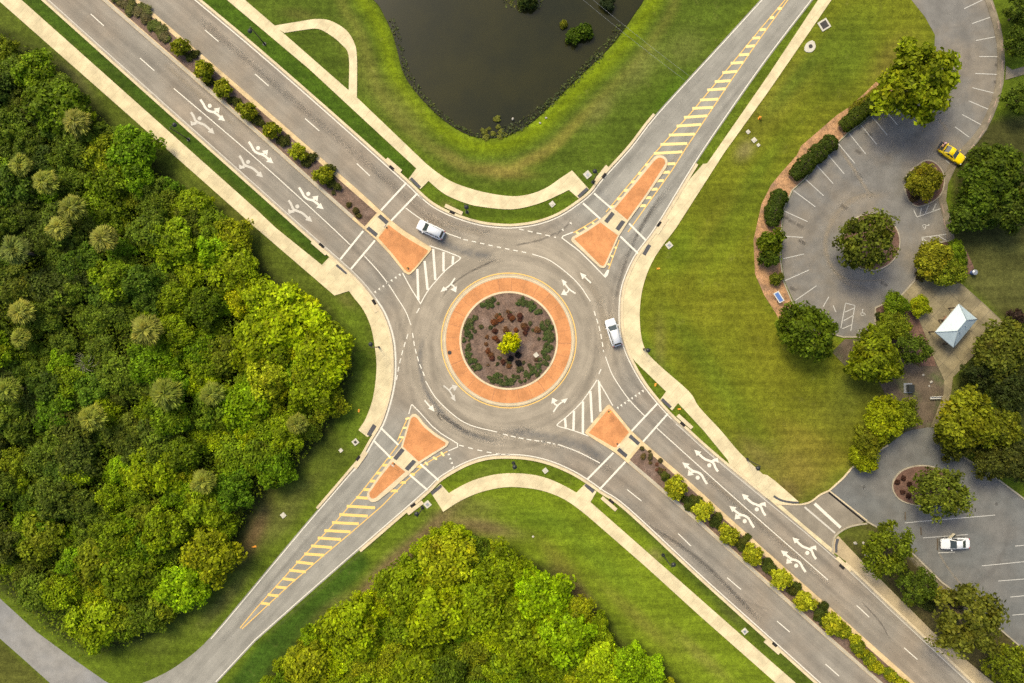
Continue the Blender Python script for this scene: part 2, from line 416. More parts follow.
WOODS_S = [(240, 740), (256, 692), (272, 668), (296, 642), (338, 614), (368, 588), (396, 560), (426, 534), (456, 527), (484, 542), (514, 552), (548, 568), (570, 592), (602, 614), (618, 640), (646, 652), (676, 678), (710, 740)]

# ------------------------------------------------------------------ ground: one sheet with the pond basin
def make_ground():
    fx = np.arange(-96, 96.01, .5); fy = np.arange(-66, 66.01, .5)
    far = np.array([-3000, -1200, -500, -250, -140])
    gx = np.concatenate([far, fx, -far[::-1]]); gy = np.concatenate([far, fy, -far[::-1]])
    X, Y = np.meshgrid(gx, gy); PX = X / S + 512; PY = 341.5 - Y / S
    lin = np.array
    col = np.empty(X.shape + (3,)); col[:] = (.082, .112, .012)
    def blur(a, k):
        for _ in range(k):
            p = np.pad(a, ((1, 1), (1, 1)), mode='edge'); a = (p[1:-1, 1:-1] * 2 + p[:-2, 1:-1] + p[2:, 1:-1] + p[1:-1, :-2] + p[1:-1, 2:]) / 6
        return a
    def region(poly, c, k=4, amt=1.0):
        m = blur(inside(poly, PX, PY).astype(float), k)[..., None] * amt; col[:] = col * (1 - m) + np.array(c) * m
    def blob(px, py, rx, ry, ang, c, amt=1.0):
        a = math.radians(ang); dx, dy = PX - px, PY - py
        u = (dx * math.cos(a) + dy * math.sin(a)) / rx; v = (-dx * math.sin(a) + dy * math.cos(a)) / ry
        m = (np.exp(-(u * u + v * v) ** 1.3) * amt)[..., None]; col[:] = col * (1 - m) + np.array(c) * m
    # verges and lawns, each its own grass
    region([(-80, -80), (30, -80), (400, 250), (390, 420), (160, 660), (-80, 560)], (.066, .084, .014), 6)
    region([(-40, -80), (60, -10), (330, 240), (330, 262), (318, 262), (20, 0)], (.040, .070, .009), 2)
    region([(330, 290), (365, 320), (378, 400), (355, 450), (330, 430), (350, 360)], (.085, .118, .014), 5)
    region([(140, -60), (215, -20), (420, 170), (410, 182), (190, 0)], (.046, .082, .009), 2)
    region([(225, -60), (380, -60), (372, 0), (400, 80), (460, 140), (540, 130), (640, 20), (720, -60), (800, -60), (600, 190), (480, 200), (250, 10)], (.062, .088, .013), 4)
    region([(284, 32), (330, 33), (349, 55), (349, 92), (310, 62)], (.060, .086, .012), 2)
    region([(640, 330), (640, 280), (690, 200), (830, 0), (835, -60), (915, -60), (938, 40), (800, 150), (755, 240), (770, 310), (860, 350), (900, 400), (860, 460), (790, 500), (700, 410)], (.110, .118, .012), 5)
    region([(420, 183), (600, 192), (560, 214), (480, 222), (440, 212)], (.070, .100, .012), 2)
    region([(440, 480), (590, 480), (830, 700), (700, 700), (560, 570), (440, 520)], (.114, .150, .012), 5)
    region([(217, 700), (256, 645), (362, 550), (372, 565), (300, 640), (240, 740)], (.036, .070, .010), 3)
    region([(600, 492), (640, 500), (830, 690), (800, 690)], (.062, .086, .012), 2)
    region([(940, 230), (1060, 230), (1060, 320), (1005, 322), (962, 283)], (.066, .066, .026), 4)
    region([(945, 130), (1080, 100), (1080, 240), (960, 240)], (.05, .05, .02), 4)
    region([(1000, 330), (1080, 300), (1080, 480), (940, 440), (955, 380)], (.05, .055, .02), 5)
    region([(868, 520), (955, 590), (1080, 690), (1080, 800), (880, 580), (838, 538)], (.062, .05, .03), 2)
    region([(842, 526), (866, 526), (878, 540), (872, 556), (845, 538)], (.075, .082, .02), 2)
    region([(890, 330), (955, 380), (940, 428), (890, 440), (880, 400)], (.085, .07, .04), 6)
    region([(-60, 625), (0, 638), (55, 690), (-60, 760)], (.07, .072, .02), 2)
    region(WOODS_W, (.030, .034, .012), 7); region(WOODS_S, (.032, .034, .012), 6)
    # pond bank
    d = dist(POND, PX, PY); ins = inside(POND, PX, PY); sd = np.where(ins, -d, d)
    band = np.clip(1 - np.abs(sd - 9) / 14, 0, 1)[..., None] * .9
    col[:] = col * (1 - band) + np.array((.125, .160, .005)) * band
    b2 = np.clip(1 - np.abs(sd - 30) / 9, 0, 1)[..., None] * .45; col[:] = col * (1 - b2) + np.array((.150, .135, .040)) * b2
    b3 = np.clip(1 - np.abs(sd + 3) / 5, 0, 1)[..., None] * .8; col[:] = col * (1 - b3) + np.array((.05, .065, .02)) * b3
    # dry, worn and lush lawn patches, and tree shade painted into the grass
    for a in [(500, 172, 30, 6, 5, (.20, .155, .055), .8), (530, 160, 34, 5, -28, (.19, .15, .05), .7), (565, 135, 40, 5, -45, (.17, .15, .04), .7), (455, 160, 22, 6, 35, (.17, .14, .05), .5),
              (600, 110, 22, 9, -50, (.13, .12, .05), .6), (640, 70, 30, 12, -50, (.13, .13, .05), .55), (685, 50, 22, 20, -50, (.125, .125, .05), .4), (590, 150, 24, 14, -50, (.075, .105, .014), .6), (670, 95, 40, 10, -52, (.06, .11, .008), .6),
              (360, 60, 14, 40, -25, (.13, .13, .035), .5), (400, 110, 14, 40, -40, (.14, .135, .04), .5), (300, 15, 18, 6, 10, (.13, .12, .04), .5),
              (780, 95, 16, 60, 40, (.17, .15, .03), .6), (700, 300, 40, 26, 20, (.145, .135, .015), .5), (800, 470, 40, 24, 35, (.155, .115, .035), .75), (758, 455, 26, 12, 40, (.15, .125, .045), .8), (790, 490, 16, 9, 40, (.14, .10, .045), .8),
              (680, 250, 30, 16, -60, (.085, .125, .010), .6), (830, 420, 34, 20, 30, (.13, .125, .02), .6), (870, 380, 30, 24, 0, (.075, .08, .02), .7), (660, 345, 6, 30, 0, (.15, .13, .05), .5), (850, 30, 40, 24, -40, (.085, .11, .012), .7), (890, 60, 30, 14, -50, (.16, .115, .04), .5),  # the dark blob by the soil bed paints tree shade into the grass
              (745, 150, 8, 12, 40, (.17, .14, .08), .8), (725, 250, 60, 10, -56, (.12, .14, .012), .6), (760, 200, 70, 10, -52, (.09, .115, .012), .6), (820, 120, 60, 8, -48, (.135, .135, .015), .6),
              (800, 75, 10, 55, 40, (.06, .09, .012), .75), (845, 65, 26, 40, 40, (.065, .095, .012), .7), (745, 190, 9, 70, 36, (.065, .10, .011), .6), (700, 355, 12, 60, -35, (.075, .11, .012), .5), (770, 350, 26, 60, -20, (.14, .13, .015), .55), (740, 410, 12, 50, -40, (.085, .11, .012), .5), (815, 445, 50, 14, 30, (.15, .12, .025), .7), (850, 400, 22, 30, 20, (.075, .085, .016), .6), (720, 215, 8, 40, 40, (.145, .14, .018), .5), (430, 530, 60, 8, -45, (.12, .085, .06), .95), (380, 578, 46, 10, -48, (.125, .085, .065), 1.0), (330, 610, 30, 8, -40, (.10, .09, .04), .6), (480, 526, 40, 9, 12, (.135, .10, .065), .95), (575, 590, 34, 9, 50, (.11, .075, .05), .95), (560, 560, 30, 8, 45, (.14, .125, .03), .6),
              (470, 508, 30, 12, 0, (.125, .115, .05), .55), (640, 620, 50, 8, 42, (.145, .13, .035), .6), (700, 655, 40, 7, 42, (.145, .13, .04), .6), (540, 520, 40, 12, 10, (.075, .115, .012), .6), (600, 560, 50, 10, 42, (.075, .115, .012), .5),
              (280, 520, 14, 30, 40, (.10, .10, .035), .7), (255, 532, 10, 34, 25, (.10, .065, .045), .95), (300, 490, 24, 8, -40, (.10, .10, .03), .5), (345, 300, 12, 6, 40, (.10, .085, .035), .6), (235, 215, 40, 6, 42, (.09, .088, .025), .5), (75, 78, 24, 8, 45, (.085, .08, .045), .6), (200, 175, 24, 6, 42, (.10, .105, .02), .5),
              (225, 600, 40, 8, -48, (.085, .075, .04), .6), (350, 530, 14, 8, -45, (.10, .095, .05), .6), (610, 172, 16, 8, -50, (.085, .10, .03), .6), (655, 555, 8, 6, 42, (.14, .12, .06), .7), (730, 615, 16, 5, 42, (.085, .085, .03), .5), (448, 206, 8, 5, 20, (.11, .095, .04), .6)]:
        blob(*a)
    # water basin
    t = np.clip((-sd * S + 1.1) / 3.2, 0, 1); t = t * t * (3 - 2 * t); Z = -1.6 * t
    ny, nx = X.shape; co = np.stack([X, Y, Z], -1).reshape(-1, 3)
    i = np.arange((ny - 1) * (nx - 1)); r, c = i // (nx - 1), i % (nx - 1); a = r * nx + c
    faces = np.stack([a, a + 1, a + nx + 1, a + nx], 1)
    me = mesh_np('ground', co, faces)
    ca = me.color_attributes.new('grass_tone', 'FLOAT_COLOR', 'POINT')
    ca.data.foreach_set('color', np.concatenate([np.maximum(col, .004), np.ones(X.shape + (1,))], -1).reshape(-1).astype(np.float32))
    me.polygons.foreach_set('use_smooth', np.ones(len(faces), bool))
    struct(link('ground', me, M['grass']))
def mesh_np(name, co, faces):
    me = bpy.data.meshes.new(name); k = faces.shape[1]
    me.vertices.add(len(co)); me.vertices.foreach_set('co', np.asarray(co, np.float32).reshape(-1))
    me.loops.add(faces.size); me.loops.foreach_set('vertex_index', faces.reshape(-1).astype(np.int32))
    me.polygons.add(len(faces)); me.polygons.foreach_set('loop_start', np.arange(0, faces.size, k, dtype=np.int32)); me.polygons.foreach_set('loop_total', np.full(len(faces), k, np.int32))
    me.update(calc_edges=True); return me
make_ground()
struct(sheet('pond_water', offs(POND, 0), -.33, M['water'])).location.z = 0
# widen the water sheet under the banks so the shoreline is where ground and water meet
bpy.data.objects['pond_water'].scale = (1.0, 1.0, 1.0)

# ------------------------------------------------------------------ roads
Z_ROAD, Z_WEAR, Z_GUT, Z_PAINT, Z_WALK, Z_KERB = .020, .026, .030, .036, .090, .140
road = struct(sheet('road', ROAD, Z_ROAD, M['road'], .02))
trail = struct(sheet('trail', ext([(0, 598.5), (36.7, 632), (73.4, 659), (105, 681), (130, 695), (175, 712)], 120) + [(150, 760), (130, 745)] + ext([(50, 683), (25, 660.5), (0, 638.5)], 0, 120), .014, M['trail'], .012))
# driveway and parking lots
drive = struct(sheet('driveway', [(763, 494), (776, 503.4), (800, 503.8), (811, 501), (819, 495.5), (828, 491.5), (866, 521), (858, 524.6), (847, 527.6), (837, 534), (833, 541), (834, 553), (826, 548)], .025, M['drive'], .02))
LOT_N = [(880, -60), (905, -20), (911.5, 0), (925, 17), (935, 35), (934, 58), (920, 80), (897, 97), (881, 106.5)] + zoomed(768, 0, 2.996, [(310, 348), (278, 375), (243, 400), (210, 430), (178, 462), (145, 495), (113, 538), (75, 572)]) + [(784, 211), (782, 236), (781.5, 259), (784.5, 281), (793, 300), (802, 315), (818, 330), (843, 337), (875, 337), (875, 308), (901.5, 295), (914, 281), (921, 264), (923.6, 246), (955, 239.5), (951, 219.6), (946, 200), (948, 184), (957, 165), (967, 153), (977, 143), (986, 131), (993, 117), (999, 102), (1003.5, 83), (1005, 61.5), (1004, 43), (1000, 23), (994, 4), (985, -20), (975, -60)]
lot_n = struct(sheet('parking_lot', LOT_N, .018, M['lot'], .018))
LOT_S = [(828, 491.5), (843, 478), (851.5, 468), (870, 456), (888, 445), (905, 432), (922, 427), (938, 428), (950, 448), (968, 460), (988, 472), (1024, 499), (1100, 556), (1100, 715), (1022, 648), (988, 619), (955, 592), (941.5, 582), (911, 552), (886, 532), (866, 521)]
lot_s = struct(sheet('parking_lot', LOT_S, .022, M['lot2'], .02))

# worn wheel paths and stains in the asphalt
wear = []
def path_wear(pts, w, m, nm='tyre_wear'): ribbon(nm, smooth(pts, 6), w, Z_WEAR + .0004 * (len(wear) % 9), m, road); wear.append(1)
for k in (14, 33):
    o = 0.66 * k, -0.747 * k
    path_wear([(-60 + 100 + o[0], -90 + 0 + o[1] * -0 + 0), (150 + o[0] * 1, 94 - k * .75)], .9, MARK_W) if False else None
def lane(pts, w, m): path_wear(pts, w, m)
lane([(40, -30), (160, 72), (262, 164), (352, 246), (388, 290), (404, 340), (408, 378), (420, 410), (452, 438), (500, 448)], 1.5, MARK_W)
lane([(78, -30), (180, 66), (282, 156), (362, 228), (396, 262)], 1.3, MARK_W)
lane([(170, -10), (270, 82), (370, 168), (420, 212), (470, 240), (505, 246)], 1.5, MARK_W)
lane([(200, 20), (300, 104), (396, 186), (440, 216), (490, 232), (530, 234), (572, 214), (610, 180), (660, 120), (745, 20)], 1.4, MARK_W)
lane([(760, 600), (690, 540), (620, 478), (560, 450), (500, 440), (455, 426), (425, 392)], 1.6, MARK_W)
lane([(780, 640), (700, 565), (612, 492), (570, 468), (520, 458)], 1.3, MARK_W)
lane([(930, 680), (800, 562), (690, 462), (650, 420), (622, 380), (610, 330), (612, 290), (630, 245), (668, 190), (752, 70), (800, 5)], 1.3, MARK_W)
lane([(930, 655), (830, 566), (710, 462), (660, 414), (634, 380), (618, 345), (612, 310)], 1.2, MARK_W)
lane([(668, 186), (650, 212), (632, 246), (620, 280), (614, 310)], .9, MARK_D)
lane([(452, 300), (432, 340), (438, 390), (470, 424), (512, 432), (555, 418), (584, 390), (596, 344), (582, 296), (548, 266), (508, 256), (474, 268)], 1.6, MARK_W)
lane([(424, 330), (420, 365), (430, 398), (462, 430), (505, 444)], 1.3, MARK_B)
lane([(500, 258), (470, 272), (452, 285), (440, 300)], .5, MARK_D)
lane([(437, 412), (448, 420), (460, 428), (470, 434)], .8, MARK_D); lane([(440, 410), (438, 416), (443, 421)], .5, MARK_D)
lane([(430, 236), (450, 246), (474, 254), (496, 256)], 2.2, MARK_B); lane([(500, 430), (540, 436), (580, 446), (612, 466)], 2.6, MARK_B)
lane([(555, 236), (562, 230), (570, 223)], .5, MARK_D); lane([(512, 246), (540, 240), (560, 231)], .45, MARK_D)
lane([(600, 300), (604, 330), (604, 356)], 1.8, MARK_L); lane([(575, 270), (590, 285), (602, 306)], 1.8, MARK_L); lane([(420, 215), (450, 226), (490, 236)], 1.6, MARK_L)
lane([(400, 520), (330, 580), (262, 640)], 1.0, MARK_W); lane([(350, 490), (280, 572), (225, 640)], 1.0, MARK_W)
lane([(700, 470), (760, 522), (830, 582)], 1.4, MARK_L); lane([(690, 140), (640, 200)], 1.0, MARK_L); lane([(160, 60), (240, 130)], 1.2, MARK_L)
lane([(725, 588), (742, 600), (770, 610)], .5, MARK_W); lane([(860, 600), (880, 622), (890, 640)], .4, MARK_D); lane([(640, 520), (700, 560), (760, 620)], .9, MARK_D)
for pts, w, m in [([(872, 290), (846, 282), (829, 262), (826, 238), (838, 212), (862, 196), (890, 196)], 1.4, MARK_L), ([(830, 268), (850, 280), (888, 280)], .4, MARK_L), ([(838, 146), (858, 176), (872, 198)], 1.0, MARK_L), ([(800, 275), (808, 240), (826, 205), (858, 176), (900, 150), (935, 118), (958, 85), (968, 45), (955, 5)], 2.6, MARK_W), ([(938, 118), (948, 132)], .9, MARK_L)]:
    ribbon('tyre_wear', smooth(pts, 6), w, .0245 + .0003 * (len(wear) % 9), m, lot_n); wear.append(1)
for pts, w, m in [([(850, 500), (868, 480), (890, 464), (915, 456), (945, 458)], 3.0, MARK_W), ([(862, 488), (866, 486)], .8, MARK_D), ([(880, 520), (930, 575), (990, 630)], 2.0, MARK_L), ([(936, 545), (944, 562), (962, 585), (990, 606)], .5, MARK_L), ([(960, 600), (1000, 560), (1010, 520)], 1.6, MARK_W), ([(995, 503), (998, 505)], .8, MARK_D)]:
    ribbon('tyre_wear', smooth(pts, 6), w, .0285 + .0003 * (len(wear) % 9), m, lot_s); wear.append(1)
for cx_, cy_ in [(793, 289), (868, 200 - 66), (998, 24), (998, 66), (997, 83), (785, 217), (792, 222), (858, 152), (884, 284), (844, 207), (800, 226), (802, 242)]:
    ribbon('oil_spot', [(cx_ - 4, cy_ - 2), (cx_, cy_), (cx_ + 4, cy_ + 2)], .9, .0275, MARK_D, lot_n)

# ------------------------------------------------------------------ kerbs, gutters and edge lines along the roads
def kerb_line(pts, side, w=.42, name='kerb', mat='kerb'):
    o = struct(ribbon(name, offs(pts, side * (w / 2) / S), w, Z_KERB, M[mat], None, 0.0)); return o
def clip(pts, fn): return [p for p in pts if fn(p)]
kW = [p for p in W_CURVE if p[1] < 462]; kN = [p for p in N_CURVE if p[0] < 628 and p[1] < 300]; kN = [p for p in N_CURVE if (p[1] > 113 or p[0] < 450)]
kS = [p for p in S_CURVE if p[0] > 358]; kE = [p for p in E_CURVE if p[1] > 150]
for pts, side in ((kW + [(340, 483.5), (318, 509)], 1), (kN, 1), (kS, 1)):
    kerb_line(pts, 1 if False else side)
    ribbon('gutter', offs(pts, -1.1), .34, Z_GUT, M['gutter'], road)
# the east kerb opens at the driveway
kE1 = [p for p in E_CURVE if p[1] > 551]; kE2 = [p for p in E_CURVE if 150 < p[1] < 500]
for pts in (kE1, kE2):
    kerb_line(pts, 1); ribbon('gutter', offs(pts, -1.1), .34, Z_GUT, M['gutter'], road)
struct(sheet('gutter_apron', [(758, 491), (765, 490.5), (777, 501.5), (804, 525), (834, 550), (834, 554.5), (826, 548), (795, 521.5), (770, 500.5)], .040, M['walk'], .03))
ribbon('edge_line', offs([p for p in W_CURVE if p[1] < 470], -2.4), .13, Z_PAINT, M['fade'], road)
ribbon('edge_line', offs([p for p in W_CURVE if 300 < p[1] < 640 and p[0] > 200], -1.6), .15, Z_PAINT + .002, M['white'], road)
ribbon('edge_line', offs([p for p in S_CURVE if p[0] > 215], -1.7), .15, Z_PAINT, M['white'], road)
ribbon('edge_line', offs([p for p in E_CURVE if p[1] > 420], -2.4), .13, Z_PAINT, M['fade'], road)
ribbon('edge_line', offs([p for p in E_CURVE if p[1] < 420], -1.6), .15, Z_PAINT, M['white'], road)
ribbon('edge_line', offs([p for p in N_CURVE if p[0] > 420], -1.6), .15, Z_PAINT, M['white'], road)
ribbon('edge_line', offs([p for p in N_CURVE if p[0] <= 424], -2.0), .16, Z_PAINT, M['white'], road)

# ------------------------------------------------------------------ sidewalks
WALK_W = ext([(21.7, 0), (140, 105.5), (256, 209)], 160) + [(276, 228), (299, 246.5), (322, 265), (330, 256.5), (337, 263)] + offs([p for p in W_CURVE if 266 < p[1] < 436], 2.5) + [(367.5, 437)] + smooth([(358.5, 430), (366, 418), (373, 398), (376.5, 371.5), (375.5, 351), (371, 327), (363.5, 310), (355, 299), (349, 291)], 3) + [(334.6, 295.6)] + ext([(256, 228), (128, 114.5), (0, 1.7)], 0, 160)
walk_w = struct(sheet('sidewalk', WALK_W, Z_WALK, M['walk'], .09))
WALK_N = ext([(245, 0), (276, 26.7), (358, 98.5), (426, 163.6)], 160)[:-1] + smooth([(426, 163.6), (440, 174.5), (456, 183.6), (483, 192), (512, 196.3), (532, 193.6), (548, 186.8), (560, 178.5), (572, 170.5)], 4) + [(588.7, 189), (578.8, 198.8), (568.8, 190)] + smooth([(568.8, 190), (558.7, 195), (538.7, 203.6), (512, 209.4), (480, 206.6), (465, 203), (449, 196.5), (439.5, 190.5), (428.6, 181)], 4) + [(420.4, 189.3), (408.6, 179), (416.4, 168.5)] + ext([(416, 167), (309, 69), (227, 0)], 0, 160)[1:]
walk_n = struct(sheet('sidewalk', WALK_N, Z_WALK, M['walk'], .09))
loop = struct(sheet('path', [(274, 26)] + smooth([(276, 25.5), (300, 21.5), (316, 19.2), (330, 20.7), (346, 30), (354.5, 43.4), (357, 58), (357, 99)], 4) + [(349, 92)] + smooth([(348.8, 92), (348.8, 56), (341, 44), (330, 35), (318, 29), (304, 30), (284.4, 33)], 4), .07, M['walk'], .07))
WALK_E = ext([(831.4, 0), (768, 92), (724, 153), (676, 228)], 160)[:-1] + smooth([(676, 228), (655.5, 256), (644.5, 281), (640, 306), (640.5, 331), (645.5, 350), (659, 365), (689, 391.5), (699, 407), (720.4, 430), (740, 453), (762.6, 474)], 4) + [(767, 475), (774.6, 480.5), (799, 502)] + [(781, 505), (772, 502), (766, 497)] + [p for p in offs(E_CURVE, 2.6) if 459 < p[1] < 497][::1] + [(727.3, 459.5), (703, 430), (678, 403), (672, 410.3), (660, 400), (666, 391.5), (650, 376), (635.5, 362)] + [p for p in offs(E_CURVE, 2.6) if 167 < p[1] < 361] + [(703, 164)] + ext([(707, 163.5), (768, 75.5), (818, 0)], 0, 160)
walk_e = struct(sheet('sidewalk', WALK_E, Z_WALK, M['walk'], .09))
WALK_SE = [(833, 552), (833.5, 541), (838, 535.5), (840, 538)] + ext([(861, 560), (935, 634), (995, 684)], 0, 200) + ext([p for p in offs(E_CURVE, 2.6) if p[1] > 550.5][:], 0, 0)
walk_se = struct(sheet('sidewalk', WALK_SE, Z_WALK, mottled('darker tan concrete', (.40, .31, .18), .15, .5, 6, .08), .09))  # tan concrete, darker than the common sidewalk concrete
WALK_S = [(443.5, 512)] + smooth([(443.5, 511.5), (460, 501), (478, 493), (498, 488), (516, 487), (540, 490), (562, 498), (580, 510), (598, 525)], 4) + ext([(645, 566), (700, 616), (768, 676), (778, 685)], 0, 200) + ext([(796, 683), (768, 658.6), (700, 598.6), (640, 545.6), (590.4, 502)], 200) + [(596.5, 491.5), (585.5, 483.5), (576.5, 492.5)] + smooth([(576.5, 492.5), (562, 484.5), (545, 477.5), (528, 474), (509, 473.2), (492, 475), (474, 480), (460, 486.5), (449, 493)], 4) + [(440.5, 483.8), (431, 492.5)]
walk_s = struct(sheet('sidewalk', WALK_S, Z_WALK, M['walk'], .09))
PLAZA = [(914, 281), (930, 277), (945, 282), (961, 283.5), (983, 303), (1004, 322.7), (997, 332), (975, 354), (952.6, 377.5), (951, 392), (947, 404), (936, 427), (930.5, 427), (938, 408), (943.5, 394), (944, 380), (933, 356.6), (927, 340), (918, 318), (903, 299), (901.5, 296)]
plaza = struct(sheet('plaza', PLAZA, .08, M['plaza'], .08))
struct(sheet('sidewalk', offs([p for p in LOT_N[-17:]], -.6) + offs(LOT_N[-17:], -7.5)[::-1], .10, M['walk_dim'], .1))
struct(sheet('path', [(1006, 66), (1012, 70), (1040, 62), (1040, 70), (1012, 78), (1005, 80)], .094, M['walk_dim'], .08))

# tactile warning pads at each crossing
def quad(k, pts): return k
def pad_on(parent, px, z):
    if len(px) == 4:
        m_ = sum((Vector(p) for p in px), Vector((0, 0))) / 4; a_ = (Vector(px[1]) - Vector(px[0])); b_ = (Vector(px[2]) - Vector(px[1])); sh = a_ if a_.length < b_.length else b_; sh = sh.normalized()
        px = [tuple(Vector(p) + sh * (.45 if (Vector(p) - m_).dot(sh) > 0 else -.45)) for p in px]
    return sheet('tactile_pad', px, z, M['tactile'], .004, parent)
for pw, px in ((walk_n, [(410, 179.2), (411.5, 177.6), (421, 187.2), (419.4, 188.6)]), (walk_n, [(577.5, 196.2), (586.7, 187.6), (588.5, 189.4), (579, 198)]),
               (walk_w, [(337.5, 263.8), (348, 272.5), (346.5, 274.2), (336, 265.6)]), (walk_w, [(373.5, 424), (376.3, 426), (370, 436.5), (367.2, 434.5)]),
               (walk_e, [(660.8, 399.8), (662.4, 398.2), (671.4, 406.8), (670, 408.4)]), (walk_e, [(648.3, 244.2), (650.8, 245.6), (645, 255.6), (642.5, 254.2)]),
               (walk_s, [(441, 484.6), (442.2, 486.4), (432.2, 494.6), (430.8, 492.6)]), (walk_s, [(586.2, 483.2), (594.6, 490.8), (592.8, 492.8), (584.4, 485.2)])):
    pad_on(pw, px, Z_WALK + .006)
pad_on(walk_e, smooth([(774, 495), (781, 499), (790, 501), (798.5, 501.5)], 3) + smooth([(798.5, 503.3), (789, 503), (780, 501), (773, 497)], 3), Z_WALK + .006)
pad_on(walk_se, smooth([(836, 538.2), (834.7, 545), (834.8, 552.5)], 3) + [(837.3, 552.5), (837.3, 545), (839, 539)], Z_WALK + .006)

# ------------------------------------------------------------------ medians, splitter islands, central island
def island(name, outline, inner_list, kerbmat='kerb'):
    o = struct(sheet(name, outline, Z_KERB, M[kerbmat], .14))
    for nm, px, m, dz in inner_list: sheet(nm, px, Z_KERB + dz, M[m], .006 if dz > .004 else 0, o)
    return o
MED_NW = ext([(138.5, 0), (256, 101), (360, 191.8), (380, 210.2), (391, 220.5)], 200) + smooth([(391, 220.5), (404, 230.5), (418.6, 239.7), (431, 247.5)], 3) + [(431.5, 250), (418.5, 266)] + smooth([(418.5, 266), (412, 273), (408.5, 274.6), (404.5, 272.5)], 3) + [(390, 254.5), (376, 239.5), (364, 229.3)] + ext([(352, 219), (256, 133.5), (102, 0)], 0, 200)
med_nw = island('median', MED_NW, [
    ('planting_bed', ext([(142, 8), (258, 108.5), (377, 213)], 190)[0:] + [(364.8, 226.5)] + ext([(350, 213), (256, 128), (106, -2)], 0, 190), 'mulch', .008),
    ('crossing_refuge', [(378.6, 213.8), (389, 223.2), (377, 237), (366, 227.6)], 'walk', .004),
    ('brick_paving', [(378.5, 238), (388.5, 225.2)] + smooth([(390, 226), (402, 235), (415, 243), (428, 250.4)], 3) + [(427.5, 252.5)] + smooth([(417, 265.2), (411.5, 271), (408.8, 272.4), (405.5, 270.5)], 3) + [(392, 253)], 'brick', .008)], 'kerb_tan')
MED_SE = [(609.3, 404.6), (611.5, 406.5), (631, 430.5), (642.7, 441.5), (687, 479.5), (768, 552.5)] + ext([(841, 617), (915, 683)], 0, 200)[0:] + ext([(878, 683), (823, 635), (768, 586), (700, 525), (649.7, 481.5), (626, 461.5)], 200)[0:] + [(614.5, 452)] + smooth([(614.5, 452), (600, 443), (587, 434.6), (585.4, 432), (587, 429.5)], 3) + [(607, 405.5)]
med_se = island('median', MED_SE, [
    ('planting_bed', [(641.3, 445.6), (685, 483.5), (766, 557), (838, 621)] + ext([(838, 621), (911, 686)], 0, 190)[1:] + ext([(882, 682), (824, 631), (769, 581.5), (700, 520), (652, 480), (629.5, 459.5)], 190)[0:], 'mulch', .008),
    ('crossing_refuge', [(629.6, 433), (640.4, 443), (627, 458.6), (616.6, 449)], 'walk', .004),
    ('brick_paving', [(608.8, 408.4), (611, 410), (628.8, 432.2), (616.6, 446.8), (614, 447.2), (588.6, 432.6)], 'brick', .008)], 'kerb_tan')
MED_NE = [(571, 239.5), (572.5, 237)] + smooth([(573, 236.6), (586, 229), (599.5, 220), (612, 208.5), (634, 182), (651, 160.5)], 3) + smooth([(652, 159.5), (656, 156), (661, 155.4), (665.5, 157.8), (667.4, 162), (666, 168)], 3) + [(647, 196), (628, 222), (619, 236)] + smooth([(612, 252), (606.2, 265.5), (604, 268), (600.5, 267.8)], 3) + [(598, 266), (572, 242)]
med_ne = island('median', MED_NE, [
    ('brick_paving', [(574.2, 239), (588, 231), (600.2, 222.6), (617.6, 235.4), (611, 250), (604.6, 264.5), (603, 266), (600.6, 265.4)], 'brick', .008),
    ('crossing_refuge', [(601.6, 220.8), (613, 210), (627.6, 221.4), (618.4, 234.4)], 'walk', .004),
    ('brick_paving', [(614.4, 209.2), (634, 185.6), (653.6, 161.8)] + smooth([(654, 161.4), (657.5, 158.4), (661, 158), (664.4, 160), (665, 164)], 3) + [(646, 194), (627.2, 220)], 'brick', .008)])
MED_SW = [(409.5, 418)] + smooth([(410.4, 416.5), (412.5, 414.2), (415.5, 413.9), (419, 416.4)], 3) + smooth([(419, 416.4), (426, 425), (437, 434), (447.5, 440.6), (448.8, 443), (446.5, 446.5)], 3) + [(433, 455), (420, 463.4), (409.5, 473.8), (392, 489.5), (377.5, 501)] + smooth([(377.5, 501), (372, 501.8), (368, 498.6), (367.2, 494), (368.5, 490.5)], 3) + [(380, 474), (391.5, 458.8), (401, 447)]
med_sw = island('median', MED_SW, [
    ('brick_paving', [(403, 446.4), (411, 419)] + smooth([(411.5, 418), (414, 416.6), (417, 418)], 3) + [(424, 427), (435, 436), (445.6, 442.4), (445.4, 445), (432, 453), (418.8, 461.4)], 'brick', .008),
    ('crossing_refuge', [(402.2, 447.4), (418, 462.4), (406.6, 470.8), (393.6, 459.6)], 'walk', .004),
    ('brick_paving', [(393, 461.6), (405.4, 471.6), (390, 485), (376.4, 497)] + smooth([(376, 497.4), (372.5, 498.4), (370, 496.4), (369.6, 492.6)], 3) + [(381, 476.4)], 'brick', .008)])
for md, e_ in ((med_nw, ext([(352, 219), (256, 133.5), (102, 0)], 0, 190)), (med_se, ext([(878, 683), (823, 635), (768, 586), (700, 525), (649.7, 481.5), (628, 463)], 190))):
    ribbon('gutter_edge', [(x + 1.2, y - 1.35) for x, y in e_], .52, Z_KERB + .012, M['kerb_grey'], md)
